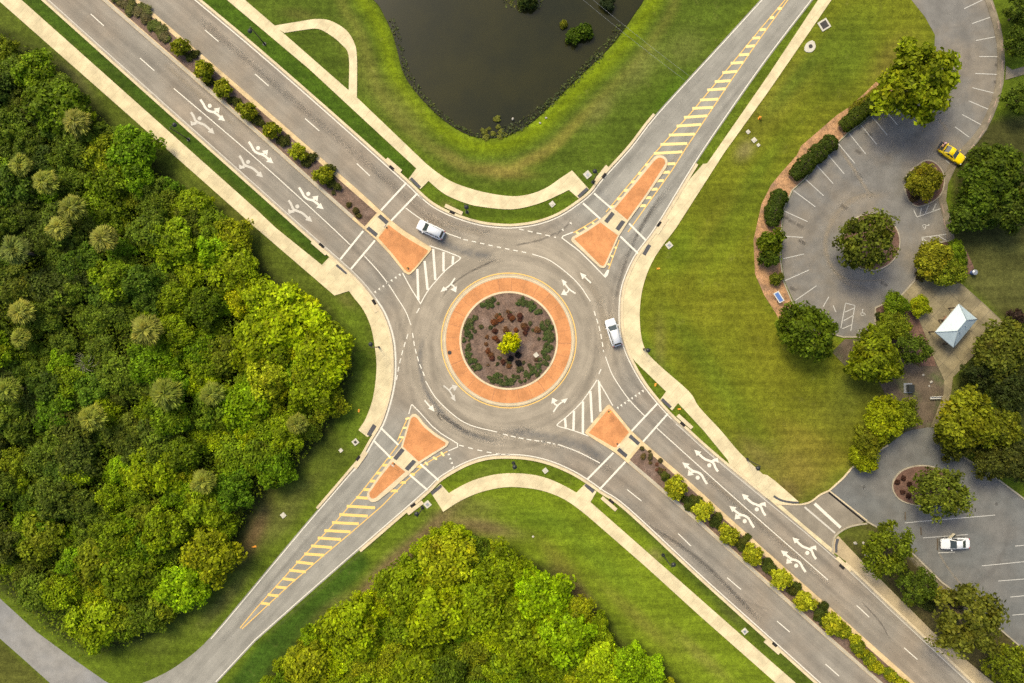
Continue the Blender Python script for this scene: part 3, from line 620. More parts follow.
for md, px in ((med_nw, [(380.5, 214.7), (388.7, 222), (386.6, 224.4), (378, 216.8)]), (med_nw, [(368.8, 226.8), (378, 234.4), (376.2, 236.8), (366.6, 228.8)]),
               (med_se, [(630.4, 434.4), (639.6, 442.8), (638, 445), (628.6, 436.8)]), (med_se, [(618.8, 447.8), (627.4, 455), (625.7, 457.4), (617, 450.2)]),
               (med_ne, [(611.8, 212), (614.3, 214), (607, 223.2), (604.2, 221.4)]), (med_ne, [(621.8, 220.4), (625, 221.8), (618.4, 231), (615.6, 229)]),
               (med_sw, [(401.7, 448), (404.5, 450), (396.2, 460), (393.6, 458.2)]), (med_sw, [(413.3, 459.6), (416.2, 461.4), (408, 470.6), (405, 468.6)])):
    pad_on(md, px, Z_KERB + .014)
JOINT = mottled('dark paver joint', (.36, .16, .07), .2, 1)
CC = (508.7, 340.5)
def circ(r, n=96, c=CC): return [(c[0] + r * math.cos(2 * math.pi * i / n), c[1] + r * math.sin(2 * math.pi * i / n)) for i in range(n)]
central = island('roundabout_island', circ(66), [('brick_paving', circ(62.6), 'brick', .010)])
sheet('inner_kerb', circ(49.3), Z_KERB + .06, M['kerb'], .06, central); sheet('planting_bed', circ(47.4), Z_KERB + .068, M['mulch'], .008, central)
bmr = bmesh.new(); add_ribbon(bmr, circ(65.2) + circ(65.2)[:1], .10, Z_KERB + .004); obj_bm('kerb_joint', bmr, M['gutter'], central)
bmr = bmesh.new(); add_ribbon(bmr, circ(63.2) + circ(63.2)[:1], .08, Z_KERB + .004); obj_bm('kerb_joint', bmr, M['gutter'], central)
for k in range(28):
    a_ = 2 * math.pi * k / 28 + .05; ribbon('paving_joint', [(CC[0] + 49.6 * math.cos(a_), CC[1] + 49.6 * math.sin(a_)), (CC[0] + 62.4 * math.cos(a_), CC[1] + 62.4 * math.sin(a_))], .06 if k % 4 else .11, Z_KERB + .0135, JOINT, central)
ribbon('edge_line', circ(67.4) + circ(67.4)[:1], .17, Z_PAINT, M['yellow'], road)
for poly in (MED_NW, MED_SE):
    pass
# planting islands in the lots
ISL1 = smooth([(905, 177), (904, 188), (907.4, 199.7), (915, 206.5), (924, 206), (936, 200), (943, 190), (944, 175), (936, 163), (925, 160), (912.4, 168)], 4, True)
isl1 = island('parking_island', ISL1, [('planting_bed', offs(ISL1, 1.2 if area2(WL(ISL1)) < 0 else -1.2, True), 'redmulch', .008)], 'kerb_dim')
ISL3 = smooth([(891.5, 485), (900, 471), (918, 465), (938, 468), (952, 482), (950, 498), (934, 506), (915, 505.5), (898, 499)], 4, True)
isl3 = island('parking_island', ISL3, [('planting_bed', offs(ISL3, 1.2 if area2(WL(ISL3)) < 0 else -1.2, True), 'redmulch', .008)], 'kerb_dim')
ISLC = circ(29, 48, (871, 242))
islc = island('parking_island', ISLC, [('planting_bed', circ(27.8, 48, (871, 242)), 'redmulch', .008)], 'kerb_dim')
BED_P = [(914, 281), (921, 264), (923.6, 246), (955, 240), (966, 250), (974, 268), (961, 283), (945, 281.5), (930, 276.5)]
struct(sheet('planting_bed', BED_P, .06, M['redmulch'], .06)); struct(ribbon('kerb', [(914, 281), (921, 264), (923.6, 246), (955, 239.5)], .22, .13, M['kerb_dim'], None, 0))
BED_Q = [(875, 337), (875, 308), (901.5, 295), (903, 299), (918, 318), (927, 340), (933, 356.6), (936, 366), (920, 366), (900, 356), (880, 352)]
struct(sheet('planting_bed', BED_Q, .06, M['redmulch'], .06)); struct(ribbon('kerb', [(818, 330), (843, 337), (875, 337), (875, 308), (901.5, 295), (914, 281)], .22, .13, M['kerb_dim'], None, 0))
struct(sheet('planting_bed', [(933, 357), (944, 380), (943.5, 394), (936, 412), (930, 427), (905, 431), (897, 415), (888, 400), (880, 384), (870, 372), (845, 366), (832, 352), (845, 339), (875, 339), (880, 352), (900, 357), (920, 367)], .03, M['soil'], .03))
STRAW_IN = [(893, 98), (881, 107.5)] + [(x - 1.2, y - .6) for x, y in zoomed(768, 0, 2.996, [(310, 348), (278, 375), (243, 400), (210, 430), (178, 462), (145, 495), (113, 538), (75, 572)])] + [(782.5, 211), (780.5, 236), (780, 259), (783, 281), (791.5, 301), (800.5, 316), (812, 329), (830, 337)]
STRAW_OUT = [(800, 350), (785, 331), (775.8, 313.5), (764, 295), (755, 274), (753.5, 240), (761.5, 204), (771, 185), (780, 174), (797, 155), (801, 146), (837, 115), (848.5, 107.6), (863.7, 94), (878, 80), (892, 69)]
struct(sheet('planting_bed', STRAW_IN + STRAW_OUT, .05, M['straw'], .05))
struct(ribbon('kerb', STRAW_IN, .2, .13, M['kerb_dim'], None, 0))
for pts in ([(828, 491.5), (843, 478), (851.5, 468), (870, 456), (888, 445)], smooth([(867, 523.5), (858, 524.6), (847, 527.6), (837, 534), (833, 541), (832, 552)], 3), smooth([(776, 503.6), (800, 504.4), (811, 501.4), (819.5, 495), (828, 491)], 3), [(940, 428), (950, 448), (968, 460), (988, 472), (1024, 499), (1080, 541)], [(866, 521), (886, 532), (911, 552), (941.5, 582), (955, 592), (988, 619), (1022, 648), (1060, 680)]):
    struct(ribbon('kerb', pts, .25, .13, M['kerb_dim'] if pts[0][0] > 865 or pts[0][0] < 770 else M['kerb'], None, 0))
trench = ribbon('trench_drain', [(828.5, 492.3), (865, 522)], .28, .036, M['hole'], drive); ribbon('drain_rim', [(830.2, 491.4), (867, 520.6)], .2, .04, M['kerb'], drive)

# ------------------------------------------------------------------ road markings
def ln(a, b): return [a, b]
ribbons('crosswalk_line', [ln((406.3, 183), (381, 210.4)), ln((417.4, 193.4), (391, 221)), ln((363.3, 231), (340.4, 259.3)), ln((375, 240.5), (351, 269))], .32, Z_PAINT + .004, M['white'], road)
ribbons('crosswalk_line', [ln((594, 193.4), (611.6, 208.6)), ln((583, 203.3), (600.4, 219)), ln((629, 223.5), (645.5, 240)), ln((620.3, 236.4), (638.5, 254))], .32, Z_PAINT + .004, M['white'], road)
ribbons('crosswalk_line', [ln((629.8, 432.8), (657.3, 403.5)), ln((641.5, 443.4), (668, 413.5)), ln((613.4, 452.8), (587, 479.5)), ln((625.5, 461.5), (599.5, 489.5))], .32, Z_PAINT + .004, M['white'], road)
ribbons('crosswalk_line', [ln((380.5, 427.5), (398.5, 445)), ln((373.5, 440.4), (390.5, 457.4)), ln((409, 474), (427.5, 490)), ln((419.7, 463.4), (438.5, 480.2))], .32, Z_PAINT + .004, M['white'], road)
ribbons('lane_line', [smooth([(174, 88.5), (256, 158.5), (323.4, 219.5), (350.4, 245)], 4), smooth([(364.3, 255.8), (376, 268.6), (386.8, 282), (398, 299), (406, 312), (411, 325)], 4)], .15, Z_PAINT, M['white'], road)
ribbons('lane_line', [smooth([(425.5, 381), (436, 398), (453, 414.5), (470, 425), (497, 432)], 4), smooth([(558, 444.3), (578, 451.8), (600, 463)], 4), smooth([(405.7, 208), (421, 219), (444.4, 232), (461, 238.3)], 4), smooth([(532, 254), (549, 260), (567, 273), (580.4, 286.4), (590.4, 301.4)], 4)], .15, Z_PAINT, M['white'], road)
ribbons('lane_line', [smooth([(605.4, 356.5), (612, 374), (622, 390), (632, 403), (644.4, 415.7)], 4), smooth([(656.7, 428), (690, 458), (747, 509), (828, 580)], 3)], .15, Z_PAINT, M['white'], road)
D = []
for pts, w_, g_ in [(smooth([(412.5, 333), (415, 348), (419, 362), (424.5, 376)], 4), 5, 8), (smooth([(541, 441), (555, 444)], 2), 4, 6), (smooth([(503, 434), (520, 438), (545, 442)], 4), 5, 8),
                    (smooth([(463.5, 239.4), (480, 243), (500, 247.5), (528, 253)], 4), 4.5, 8.5), (smooth([(594, 311), (599, 327), (602, 341), (603.5, 352)], 4), 5, 8), (smooth([(459, 445), (478, 450), (496, 453.5), (510, 455)], 4), 5, 9.5),
                    (smooth([(519, 229), (537, 233), (556, 237.5)], 4), 5, 9), (smooth([(408, 334), (403, 350), (399, 366), (396.5, 380)], 4), 5, 8.5)]:
    s = 0
    while s < length(pts) - 1: D.append(sub(pts, s, min(s + w_, length(pts)))); s += g_
D += [ln((419.5, 308), (416.5, 313)), ln((598.8, 374), (601, 369))]
ribbons('dash_line', D, .17, Z_PAINT, M['white'], road)
ribbons('dash_line', [ln((90.8, 14), (104, 26)), ln((140, 58), (154.5, 70.8)), ln((44, -28), (57, -16)), ln((205, 30), (218.6, 41.7)), ln((255, 74), (268.7, 86)), ln((305, 118.5), (319.4, 131)), ln((356.8, 163.5), (370, 176)), ln((155, -14), (168, -3)),
                      ln((627, 489.4), (641.5, 501)), ln((678, 533.4), (691, 546)), ln((727, 577.5), (741, 589.5)), ln((777, 621), (789.7, 632)), ln((825.4, 664), (839, 676)), ln((856.5, 605.3), (869, 617)), ln((904, 647.7), (917.3, 659.4)), ln((952, 690), (965, 702))], .15, Z_PAINT, M['white'], road)
for a, b, k in (((375.5, 292.2), (400, 275), 7), ((618, 408), (643, 391.2), 8), ((448.5, 454.5), (453.2, 467.4), 4), ((563, 230), (571, 223.4), 2)):
    A, B = Vector(a), Vector(b); t = (B - A).normalized(); nn = Vector((-t.y, t.x))
    polys('yield_line', [[tuple(A + (B - A) * (i / (k - 1)) + t * sx * 1.15 + nn * sy * 1.2) for sx, sy in ((-1, -1), (1, -1), (.0, 1.2))] for i in range(k)], Z_PAINT, M['white'], road)
# white hatched gores beside the boulevard splitters
def closed(p): return p + p[:2]
ribbon('gore_outline', [(429.5, 246)] + smooth([(430, 246), (445, 251), (459, 256.5)], 3) + [(460.6, 258), (459, 260)] + smooth([(455, 263), (446, 270), (436, 281), (427.5, 291.5), (420.6, 303.6)], 3) + [(411, 288.5), (402.6, 273)], .17, Z_PAINT, M['white'], road)
ribbons('gore_stripe', [ln((417.4, 269), (418.4, 300)), ln((424.6, 261), (427.7, 290)), ln((433.2, 249), (435.4, 280)), ln((443.5, 252), (443.5, 271.4)), ln((453.2, 256), (452.6, 264.4))], .40, Z_PAINT + .002, M['white'], road)
ribbon('gore_outline', [(612.7, 405.5), (605, 392), (597.4, 379.4)] + smooth([(597.4, 379.4), (591, 389), (582, 401.5), (573, 411), (565, 418), (558, 423.6)], 3) + [(557, 425), (558.5, 426.4)] + smooth([(558.5, 426.4), (573, 430.4), (588.5, 436)], 3), .17, Z_PAINT, M['white'], road)
ribbons('gore_stripe', [ln((599, 381.5), (600.4, 411.6)), ln((590.4, 391), (592, 422.5)), ln((583, 401.5), (582.8, 434)), ln((574, 411), (573.4, 430)), ln((565, 418.5), (565.8, 427.6))], .40, Z_PAINT + .002, M['white'], road)
ribbon('gore_outline', [(573, 232.2), (563, 236), (562, 238), (579.3, 251), (592, 263.5), (605, 277), (606.5, 276), (608.4, 270)], .18, Z_PAINT, M['white'], road)
ribbon('gore_outline', [(408.8, 414), (411.4, 405), (412.4, 404.8), (421, 413.6), (432, 426), (441, 433.4), (457.6, 443.6), (457.6, 447), (448.5, 450.8)], .16, Z_PAINT, M['white'], road)
sheet('gore_tip', [(604, 274.5), (605.4, 278), (608, 275), (609.3, 269.5), (607, 270)], Z_PAINT + .002, M['white'], 0, road)
ribbons('yellow_line', [ln((608.7, 269), (619.2, 240)), smooth([(573.4, 232.8), (586, 225.5), (597.5, 218.4)], 3), ln((408, 417), (397.5, 440.6)), ln((447.5, 451.2), (422, 465.6))], .15, Z_PAINT, M['yellow'], road)
ribbons('yellow_bar', [ln((606.4, 263), (609.6, 265)), ln((609.5, 255), (613.5, 257)), ln((613, 247), (617, 248)), ln((576, 232), (579, 234)), ln((584, 227), (588, 229.6)), ln((592, 222.5), (596, 225)), ln((405.5, 419), (409.5, 418)), ln((402.5, 428), (407, 427.6)), ln((399, 437), (404, 437.4)), ln((441, 452), (444, 456)), ln((433, 457), (437, 459.5)), ln((425, 462), (428, 465))], .34, Z_PAINT + .002, M['pale'], road)
# yellow hatched wedges on the side streets
NE_L = [(606, 212), (634.5, 178), (655, 152.8), (690, 114), (730, 66), (759.5, 30), (785, 0), (800, -16)]; NE_R = [(628, 232), (650, 201), (671.5, 171), (686, 148), (708, 115), (729, 83.5), (752, 50), (766, 30), (787, 1), (801, -16)]
SW_L = [(403, 438), (388, 458), (360, 494), (330, 528), (298, 562), (256, 608.5), (240, 628)]; SW_R = [(424, 465), (406, 481), (383, 505), (353, 531), (323, 556), (290, 584.5), (256, 616), (242, 628.8)]
ribbons('yellow_line', [NE_L, NE_R], .16, Z_PAINT, M['yellow'], road); ribbons('yellow_line', [SW_L, SW_R], .16, Z_PAINT, M['yellow'], road)
bars = []
zb = [((425, 460), (510, 455)), ((445, 433), (525, 430)), ((470, 405), (548, 402)), ((493, 378), (567, 373)), ((515, 352), (585, 347)), ((540, 325), (602, 322)), ((563, 300), (618, 297)), ((585, 270), (640, 266)), ((607, 245), (655, 242)), ((630, 218), (675, 214)), ((655, 190), (693, 187)), ((680, 165), (710, 163)), ((700, 140), (727, 137)), ((720, 115), (743, 113)), ((742, 90), (760, 88))]
for a, b in zb: bars.append(zoomed(512, 0, 2.996, [a, b]))
for y in (165, 173.5, 182, 190.5, 199, 207): 
    xl = np.interp(-y, [-212, -178, -152.8, -114], [606, 634.5, 655, 690]); xr = np.interp(-y, [-232, -201, -171, -148], [628, 650, 671.5, 686]); bars.append([(xl, y), (xr, y - 1.4)])
for y in (18, 9): 
    xl = np.interp(-y, [-30, 0], [759.5, 785]); bars.append([(xl, y), (xl + 4.4, y - .6)])
ribbons('hatch_bar', bars, .46, Z_PAINT + .002, M['pale'], road)
bars = []
for a, b in [((300, 127), (350, 130)), ((272, 153), (357, 158)), ((250, 178), (335, 183)), ((228, 202), (308, 206)), ((205, 226), (283, 230)), ((185, 248), (255, 253)), ((165, 272), (228, 277)), ((145, 296), (205, 300)), ((120, 320), (172, 326)), ((100, 345), (150, 350)), ((80, 370), (118, 375)), ((60, 395), (92, 398)), ((35, 418), (68, 422)), ((15, 443), (42, 447))]: bars.append(zoomed(256, 455, 2.996, [a, b]))
for y in (457.5, 465, 473, 481, 489.5):
    xl = np.interp(y, [438, 458, 494, 528], [403, 388, 360, 330]); xr = np.interp(y, [465, 481, 505], [424, 406, 383]); bars.append([(xl, y), (min(xr, 425), y + 1.4)])
ribbons('hatch_bar', bars, .46, Z_PAINT + .002, paint_mat('ochre hatch paint', (.76, .50, .15), .3), road)

# arrows
def stroke(px, w): return px, w
def arrow_parts(origin, rot, k, strokes, tris, dots, mat, name='arrow_marking'):
    """a painted arrow in its own axes, turned and set down on the road"""
    c, s_ = math.cos(rot), math.sin(rot)
    T = lambda p: (origin[0] + k * (p[0] * c - p[1] * s_), origin[1] + k * (p[0] * s_ + p[1] * c))
    bm = bmesh.new(); z = Z_PAINT + .003
    for q_, (pts, w) in enumerate(strokes): add_ribbon(bm, smooth([T(p) for p in pts], 4), w * k * S, z + .0012 * q_)
    for t in tris:
        P = WL([T(p) for p in t])
        if area2(P) < 0: P.reverse()
        add_poly(bm, P, z + .003 + .0012 * tris.index(t))
    for (x, y, r) in dots:
        P = WL([(T((x, y))[0] + r * k * math.cos(a * .524), T((x, y))[1] + r * k * math.sin(a * .524)) for a in range(12)])
        if area2(P) < 0: P.reverse()
        add_poly(bm, P, z + .0065)
    return obj_bm(name, bm, mat, road)
z8 = lambda L: [(x / 8.53, y / 8.53) for x, y in L]
HOOK_A = ([(z8([(0, 0), (25, 38), (45, 75), (75, 98), (120, 112), (165, 145), (190, 170)]), 2.3), (z8([(85, 105), (115, 105), (140, 95)]), 2.0)], [z8([(212, 186), (148, 172), (186, 132)]), z8([(112, 78), (166, 70), (158, 122)])], [(9.4, 6.4, 2.1)])
HOOK_B = ([(z8([(0, 0), (22, 32), (40, 72), (75, 92), (115, 108), (155, 142), (180, 165)]), 2.3), (z8([(62, 88), (40, 90), (15, 95)]), 2.0)], [z8([(203, 186), (142, 168), (182, 132)]), z8([(-5, 72), (2, 116), (52, 104)])], [(8.8, 6.2, 2.1)])
for p in ((200.5, 99.5), (248.8, 141.7), (299, 187.5)): arrow_parts(p, 0, 1, *HOOK_A, M['white'])
for p in ((191, 112.3), (239.4, 155.8), (288.6, 200.3)): arrow_parts(p, 0, 1, *HOOK_B, M['fade'])
for p in ((707, 484), (754, 527.5), (805.5, 572)): arrow_parts(p, math.pi, 1, *HOOK_A, M['white'])
for p in ((718, 471.5), (765.5, 515.5), (816, 559)): arrow_parts(p, math.pi, 1, *HOOK_B, paint_mat('thin white paint', (.68, .62, .5), .35))
FORK = ([([(0, 0), (-4.5, 6.5), (-9.5, 10.5)], 1.5), ([(-4.5, 6.5), (-2.0, 7.5), (-.5, 9.5)], 1.5)], [[(-14.5, 14), (-11.5, 8.5), (-7.5, 12)], [(2, 8), (1.2, 14.5), (-4.5, 11.5)]], [])
arrow_parts((455, 278), 0, 1, *FORK, M['white']); arrow_parts((553.3, 412), math.pi, 1.0, *FORK, M['white']); arrow_parts((575.5, 293.5), math.pi / 2, 1.0, *FORK, M['white']); arrow_parts((443.5, 385.5), -math.pi / 2 + .12, 1.0, *FORK, M['fade'])
STR = ([([(0, 0), (6, 7)], 1.5)], [[(10, 11.5), (3.6, 8.2), (8.2, 4.4)]], [])
arrow_parts((424.6, 400.3), 0, 1, *STR, M['white']); arrow_parts((591, 283), math.pi - .1, 1, *STR, M['white'])
# driveway lines
ribbons('stop_line', [ln((814.5, 503.5), (840.5, 527.5))], .5, .040, M['white'], drive); ribbons('lane_line', [ln((804.5, 507), (835, 533))], .3, .040, M['fade'], drive)
# parking stalls
st = []
for a, b in [((340, 318), (388, 375)), ((310, 348), (357, 405)), ((278, 375), (325, 432)), ((243, 400), (292, 461)), ((210, 430), (260, 490)), ((178, 462), (228, 521)), ((145, 495), (195, 550)), ((113, 538), (167, 587)), ((75, 570), (142, 620)), ((48, 632), (118, 664)), ((388, 310), (420, 345))]: st.append(zoomed(768, 0, 2.996, [a, b]))
for a, b in [((48, 25), (105, 28)), ((45, 92), (108, 78)), ((50, 158), (122, 126)), ((82, 217), (145, 173)), ((165, 236), (182, 206)), ((195, 232), (203, 252)), ((232, 225), (260, 232)), ((260, 232), (248, 308)), ((232, 225), (218, 300)), ((226, 278), (255, 262)), ((222, 302), (250, 290)), ((230, 252), (258, 240))]: st.append(zoomed(768, 228, 2.996, [a, b]))
for a, b in [((375, 0), (292, 40)), ((435, 70), (328, 108)), ((460, 163), (345, 185)), ((468, 258), (360, 258)), ((462, 340), (342, 335)), ((450, 430), (330, 400)), ((423, 507), (313, 460)), ((390, 580), (283, 522)), ((348, 650), (250, 578))]: st.append(zoomed(900, 0, 4.556, [a, b]))
for a, b in [((148, 390), (245, 355)), ((135, 362), (148, 390)), ((160, 384), (166, 352)), ((182, 374), (195, 342)), ((212, 364), (225, 335)), ((168, 472), (275, 458)), ((168, 472), (175, 505)), ((172, 476), (205, 500)), ((200, 470), (238, 497)), ((235, 465), (272, 488))]: st.append(zoomed(880, 120, 4.017, [a, b]))
st += [[(945.5, 160), (953, 167)], [(968.6, 137.3), (976.2, 143)]]
ribbons('stall_line', st, .13, .034, M['lotpaint'], lot_n)
ribbons('stall_line', [[(904.8, 522.8), (931.5, 520.4), (995, 515)], [(923, 537.8), (968, 534.4)], [(938, 552.8), (955, 552)], [(981.6, 565.8), (1060, 558)], [(998, 581), (1060, 576)], [(1010, 597), (1060, 592)], [(1015, 546), (1060, 542)], [(1012, 615), (1060, 611)]], .12, .036, M['lotpaint'], lot_s)
def isa(px, rot, parent, z):
    arrow_parts(px, rot, 1, [([(0, -2.6), (.2, 0), (2, 0.3), (2.6, 2.4)], .6), ([(-.6, -.8), (-1.8, .6), (-1.2, 2.4), (.6, 2.6), (1.4, 1.4)], .5)], [], [(0, -3.4, .7)], M['lotpaint'], 'accessible_symbol').parent = parent
isa((862.5, 313), 0, lot_n, .03); isa((925.3, 226), 1.3, lot_n, .03)

# ------------------------------------------------------------------ plants
rng = np.random.default_rng(11)
def unit(v): return v / (np.linalg.norm(v, axis=1, keepdims=True) + 1e-9)
def leaf_quads(P, Nrm, size, aspect, rg):
    """one bent-free leaf spray per point, lying square to its normal, turned at random"""
    n = len(P); t = unit(np.cross(Nrm, unit(rg.normal(size=(n, 3))))); b = np.cross(Nrm, t)
    s = (size * rg.uniform(.6, 1.35, n))[:, None]
    co = np.stack([P - t * s * aspect, P - b * s * .62 + t * s * .1, P + t * s * aspect, P + b * s * .62 + t * s * .1], 1).reshape(-1, 3)
    return co, np.arange(n * 4).reshape(n, 4)
def leaves_mesh(name, P, Nrm, size, aspect, tint, warm, rg):
    co, f = leaf_quads(P, Nrm, size, aspect, rg); me = mesh_np(name, co, f)
    for nm, arr in (('tint', tint), ('warm', warm)):
        a = me.attributes.new(nm, 'FLOAT', 'FACE'); a.data.foreach_set('value', np.asarray(arr, np.float32))
    me.materials.append(M['leaf']); return me
def crown_points(R, H, nclump, per, seed, spread=.30, zlow=-.25, up=.35, lump=1.0):
    rg = np.random.default_rng(seed)
    d = []
    ga = math.pi * (3 - 5 ** .5)
    for i in range(nclump):                                  # clumps spread evenly over the crown, then jittered
        z = 1 - (i + .5) / nclump * (1 - zlow); r = math.sqrt(max(0, 1 - z * z)); a = i * ga
        d.append((r * math.cos(a), r * math.sin(a), z))
    d = unit(np.array(d) + rg.normal(scale=.24, size=(nclump, 3)))
    rad = rg.uniform(.5, 1.08, nclump) ** .8
    wob = 1 + .22 * lump * np.sin(np.arctan2(d[:, 1], d[:, 0]) * rg.integers(2, 5) + rg.uniform(0, 6)) 
    cen = d * (rad * wob)[:, None] * np.array([R, R, H]) * .82
    rc = R * spread * rg.uniform(.55, 1.45, nclump)
    ct = np.clip(rg.normal(1.0, .22, nclump), .5, 1.6); cw = np.clip(rg.normal(.0, .22, nclump), 0, .8)
    idx = np.repeat(np.arange(nclump), per); n = len(idx)
    l = unit(rg.normal(size=(n, 3)) + d[idx] * .7 + np.array([0, 0, .35])); shell = rg.uniform(.2, 1.3, n)[:, None]
    P = cen[idx] + l * shell * rc[idx][:, None] * np.array([1, 1, .8])
    Nr = unit(l * .55 + d[idx] * .25 + np.array([0, 0, up]) + rg.normal(scale=.62, size=(n, 3)))
    tint = ct[idx] * np.clip(rg.normal(1, .32, n), .3, 2.1); warm = np.clip(cw[idx] + rg.normal(0, .12, n), 0, 1)
    return P, Nr, tint, warm, rg
def crown_mesh(name, R, H, nclump, per, seed, leaf=.30, aspect=1.0, zc=0.0, **kw):
    P, Nr, tint, warm, rg = crown_points(R, H, nclump, per, seed, **kw)
    return leaves_mesh(name, P + np.array([0, 0, zc]), Nr, leaf, aspect, tint, warm, rg)
def trunk_mesh(name, h, r, R, seed, limbs=5):
    rd = random.Random(seed); bm = bmesh.new(); lean = rd.uniform(-.2, .2)
    add_tube(bm, [(0, 0, -.15), (0, 0, .12), (lean * .4, .05, h * .45), (lean, .1, h)], [r * 1.5, r * 1.1, r * .9, r * .5], 8)
    for k in range(limbs):
        a = 2 * math.pi * k / limbs + rd.uniform(-.4, .4); z0 = h * rd.uniform(.4, .75); q = R * rd.uniform(.55, .8)
        add_tube(bm, [(lean * .5, 0, z0), (math.cos(a) * q * .45, math.sin(a) * q * .45, z0 + .5 * (h - z0) + .3), (math.cos(a) * q, math.sin(a) * q, h + rd.uniform(.0, .5))], [r * .55, r * .38, r * .16], 6)
    me = bpy.data.meshes.new(name); bm.to_mesh(me); bm.free(); me.polygons.foreach_set('use_smooth', [True] * len(me.polygons)); me.materials.append(M['bark']); return me
# unit trees of radius 3 m, later scaled; crown centre 1.0 over the trunk top
TREE = []
for i in range(6):
    TREE.append((crown_mesh('crown', 3.0, [2.0, 2.3, 1.8, 2.2, 2.4, 1.9][i], [80, 95, 70, 110, 90, 120][i], [125, 110, 140, 95, 115, 85][i], 100 + i, leaf=[.20, .19, .21, .18, .20, .175][i], zc=3.0, spread=[.23, .21, .25, .19, .22, .18][i], up=.55), trunk_mesh('trunk', 3.0, .16, 3.0, i)))
OAK = []
for i in range(3):
    OAK.append((crown_mesh('crown', 3.0, 2.4, [70, 84, 60][i], [75, 62, 85][i], 300 + i, leaf=.17, zc=3.4, spread=.20, zlow=-.4), trunk_mesh('trunk', 3.0, .17, 3.0, 40 + i, 7)))
SHRUB = [(crown_mesh('foliage', 1.0, .85, 34, 62, 400 + i, leaf=.12, aspect=1.25, zc=.75, spread=.30, up=.2, lump=.5), trunk_mesh('stem', .7, .05, .8, 60 + i, 6)) for i in range(3)]
def palm_meshes(seed):
    rg = np.random.default_rng(seed); P = []; Q = []; tint = []; warm = []
    nf = 46
    for i in range(nf):
        z = 1 - (i + .5) / nf * 1.25; r = math.sqrt(max(0, 1 - z * z)); a = i * 2.39996 + rg.uniform(-.2, .2)
        d = np.array([r * math.cos(a), r * math.sin(a), z]); side = np.cross(d, [0, 0, 1.0]); side /= np.linalg.norm(side) + 1e-6; upv = np.cross(side, d)
        hub = d * rg.uniform(.55, .95) * (np.array([1, 1, 1])); tf = rg.uniform(.75, 1.3); wf = rg.uniform(0, .4)
        for k in range(11):                                   # leaflets of the fan
            th = math.radians(-75 + 15 * k) + rg.uniform(-.08, .08); L = rg.uniform(.65, .95) * (1 - .25 * abs(k - 5) / 5)
            dd = d * np.array([1, 1, .35]) + np.array([math.cos(a), math.sin(a), 0]) * .35; dd /= np.linalg.norm(dd); v = dd * math.cos(th) + side * math.sin(th); tip = hub + v * L + np.array([0, 0, -.22 * L]); wv = np.cross(v, np.array([d[0] * .5, d[1] * .5, 1.0])); wv /= np.linalg.norm(wv) + 1e-6
            m = hub + v * L * .5
            P += [hub, m - wv * .085, tip, m + wv * .085]; tint.append(tf * rg.uniform(.75, 1.25)); warm.append(min(1, wf + rg.uniform(0, .2)))
    hp, hn, ht, hw_, _ = crown_points(1.15, 1.0, 26, 34, seed + 7, spread=.34, zlow=-.1, up=.5)
    for q, nn_, t_, w_ in zip(hp, hn, ht, hw_):
        o_ = np.array([q[0], q[1], .15]); o_ /= np.linalg.norm(o_) + 1e-6; sd_ = np.cross(nn_, o_); sd_ /= np.linalg.norm(sd_) + 1e-6
        P += [q - o_ * .30, q - sd_ * .075, q + o_ * .30 - np.array([0, 0, .06]), q + sd_ * .075]; tint.append(t_); warm.append(min(1, w_ + .08))
    co = np.array(P) * np.array([1.05, 1.05, .85]) + np.array([0, 0, 4.6]); f = np.arange(len(co)).reshape(-1, 4)
    me = mesh_np('fronds', co, f)
    for nm, arr in (('tint', tint), ('warm', warm)): me.attributes.new(nm, 'FLOAT', 'FACE').data.foreach_set('value', np.asarray(arr, np.float32))
    me.materials.append(M['frond'])
    bm = bmesh.new(); add_tube(bm, [(0, 0, -.1), (.05, 0, 1.5), (0, .08, 3.2), (0, 0, 4.7)], [.24, .18, .17, .2], 10)
    tm = bpy.data.meshes.new('trunk'); bm.to_mesh(tm); bm.free(); tm.materials.append(M['bark']); return me, tm
PALM = [palm_meshes(500), palm_meshes(501)]
def plant(kind, name, px, r_px, color, label, cat, group=None, zs=1.0, unitR=3.0, top=4.2, rot=None, z0=0.0):
    """px is where the crown is seen; the foot is set below it where it really stands"""
    s = r_px * S / unitR; s *= (1 - top * s * zs / CAM_H)
    p = W(px, top * s * zs); e = empty(name, (p.x, p.y, z0), random.uniform(0, 6.28) if rot is None else rot, label, cat, group)
    e.scale = (s, s, s * zs)
    c = link(kind[0].name.split('.')[0], kind[0], None, e); c.color = (*color, 1)
    link(kind[1].name.split('.')[0], kind[1], None, e)
    return e
DARK, MID, LIME = np.array((.062, .090, .010)), np.array((.118, .182, .006)), np.array((.250, .318, .003))
def tone(t):
    t = max(0, min(1.1, t)); c = DARK + (MID - DARK) * (t / .5) if t < .5 else MID + (LIME - MID) * ((t - .5) / .5)
    return tuple(float(x) for x in c)
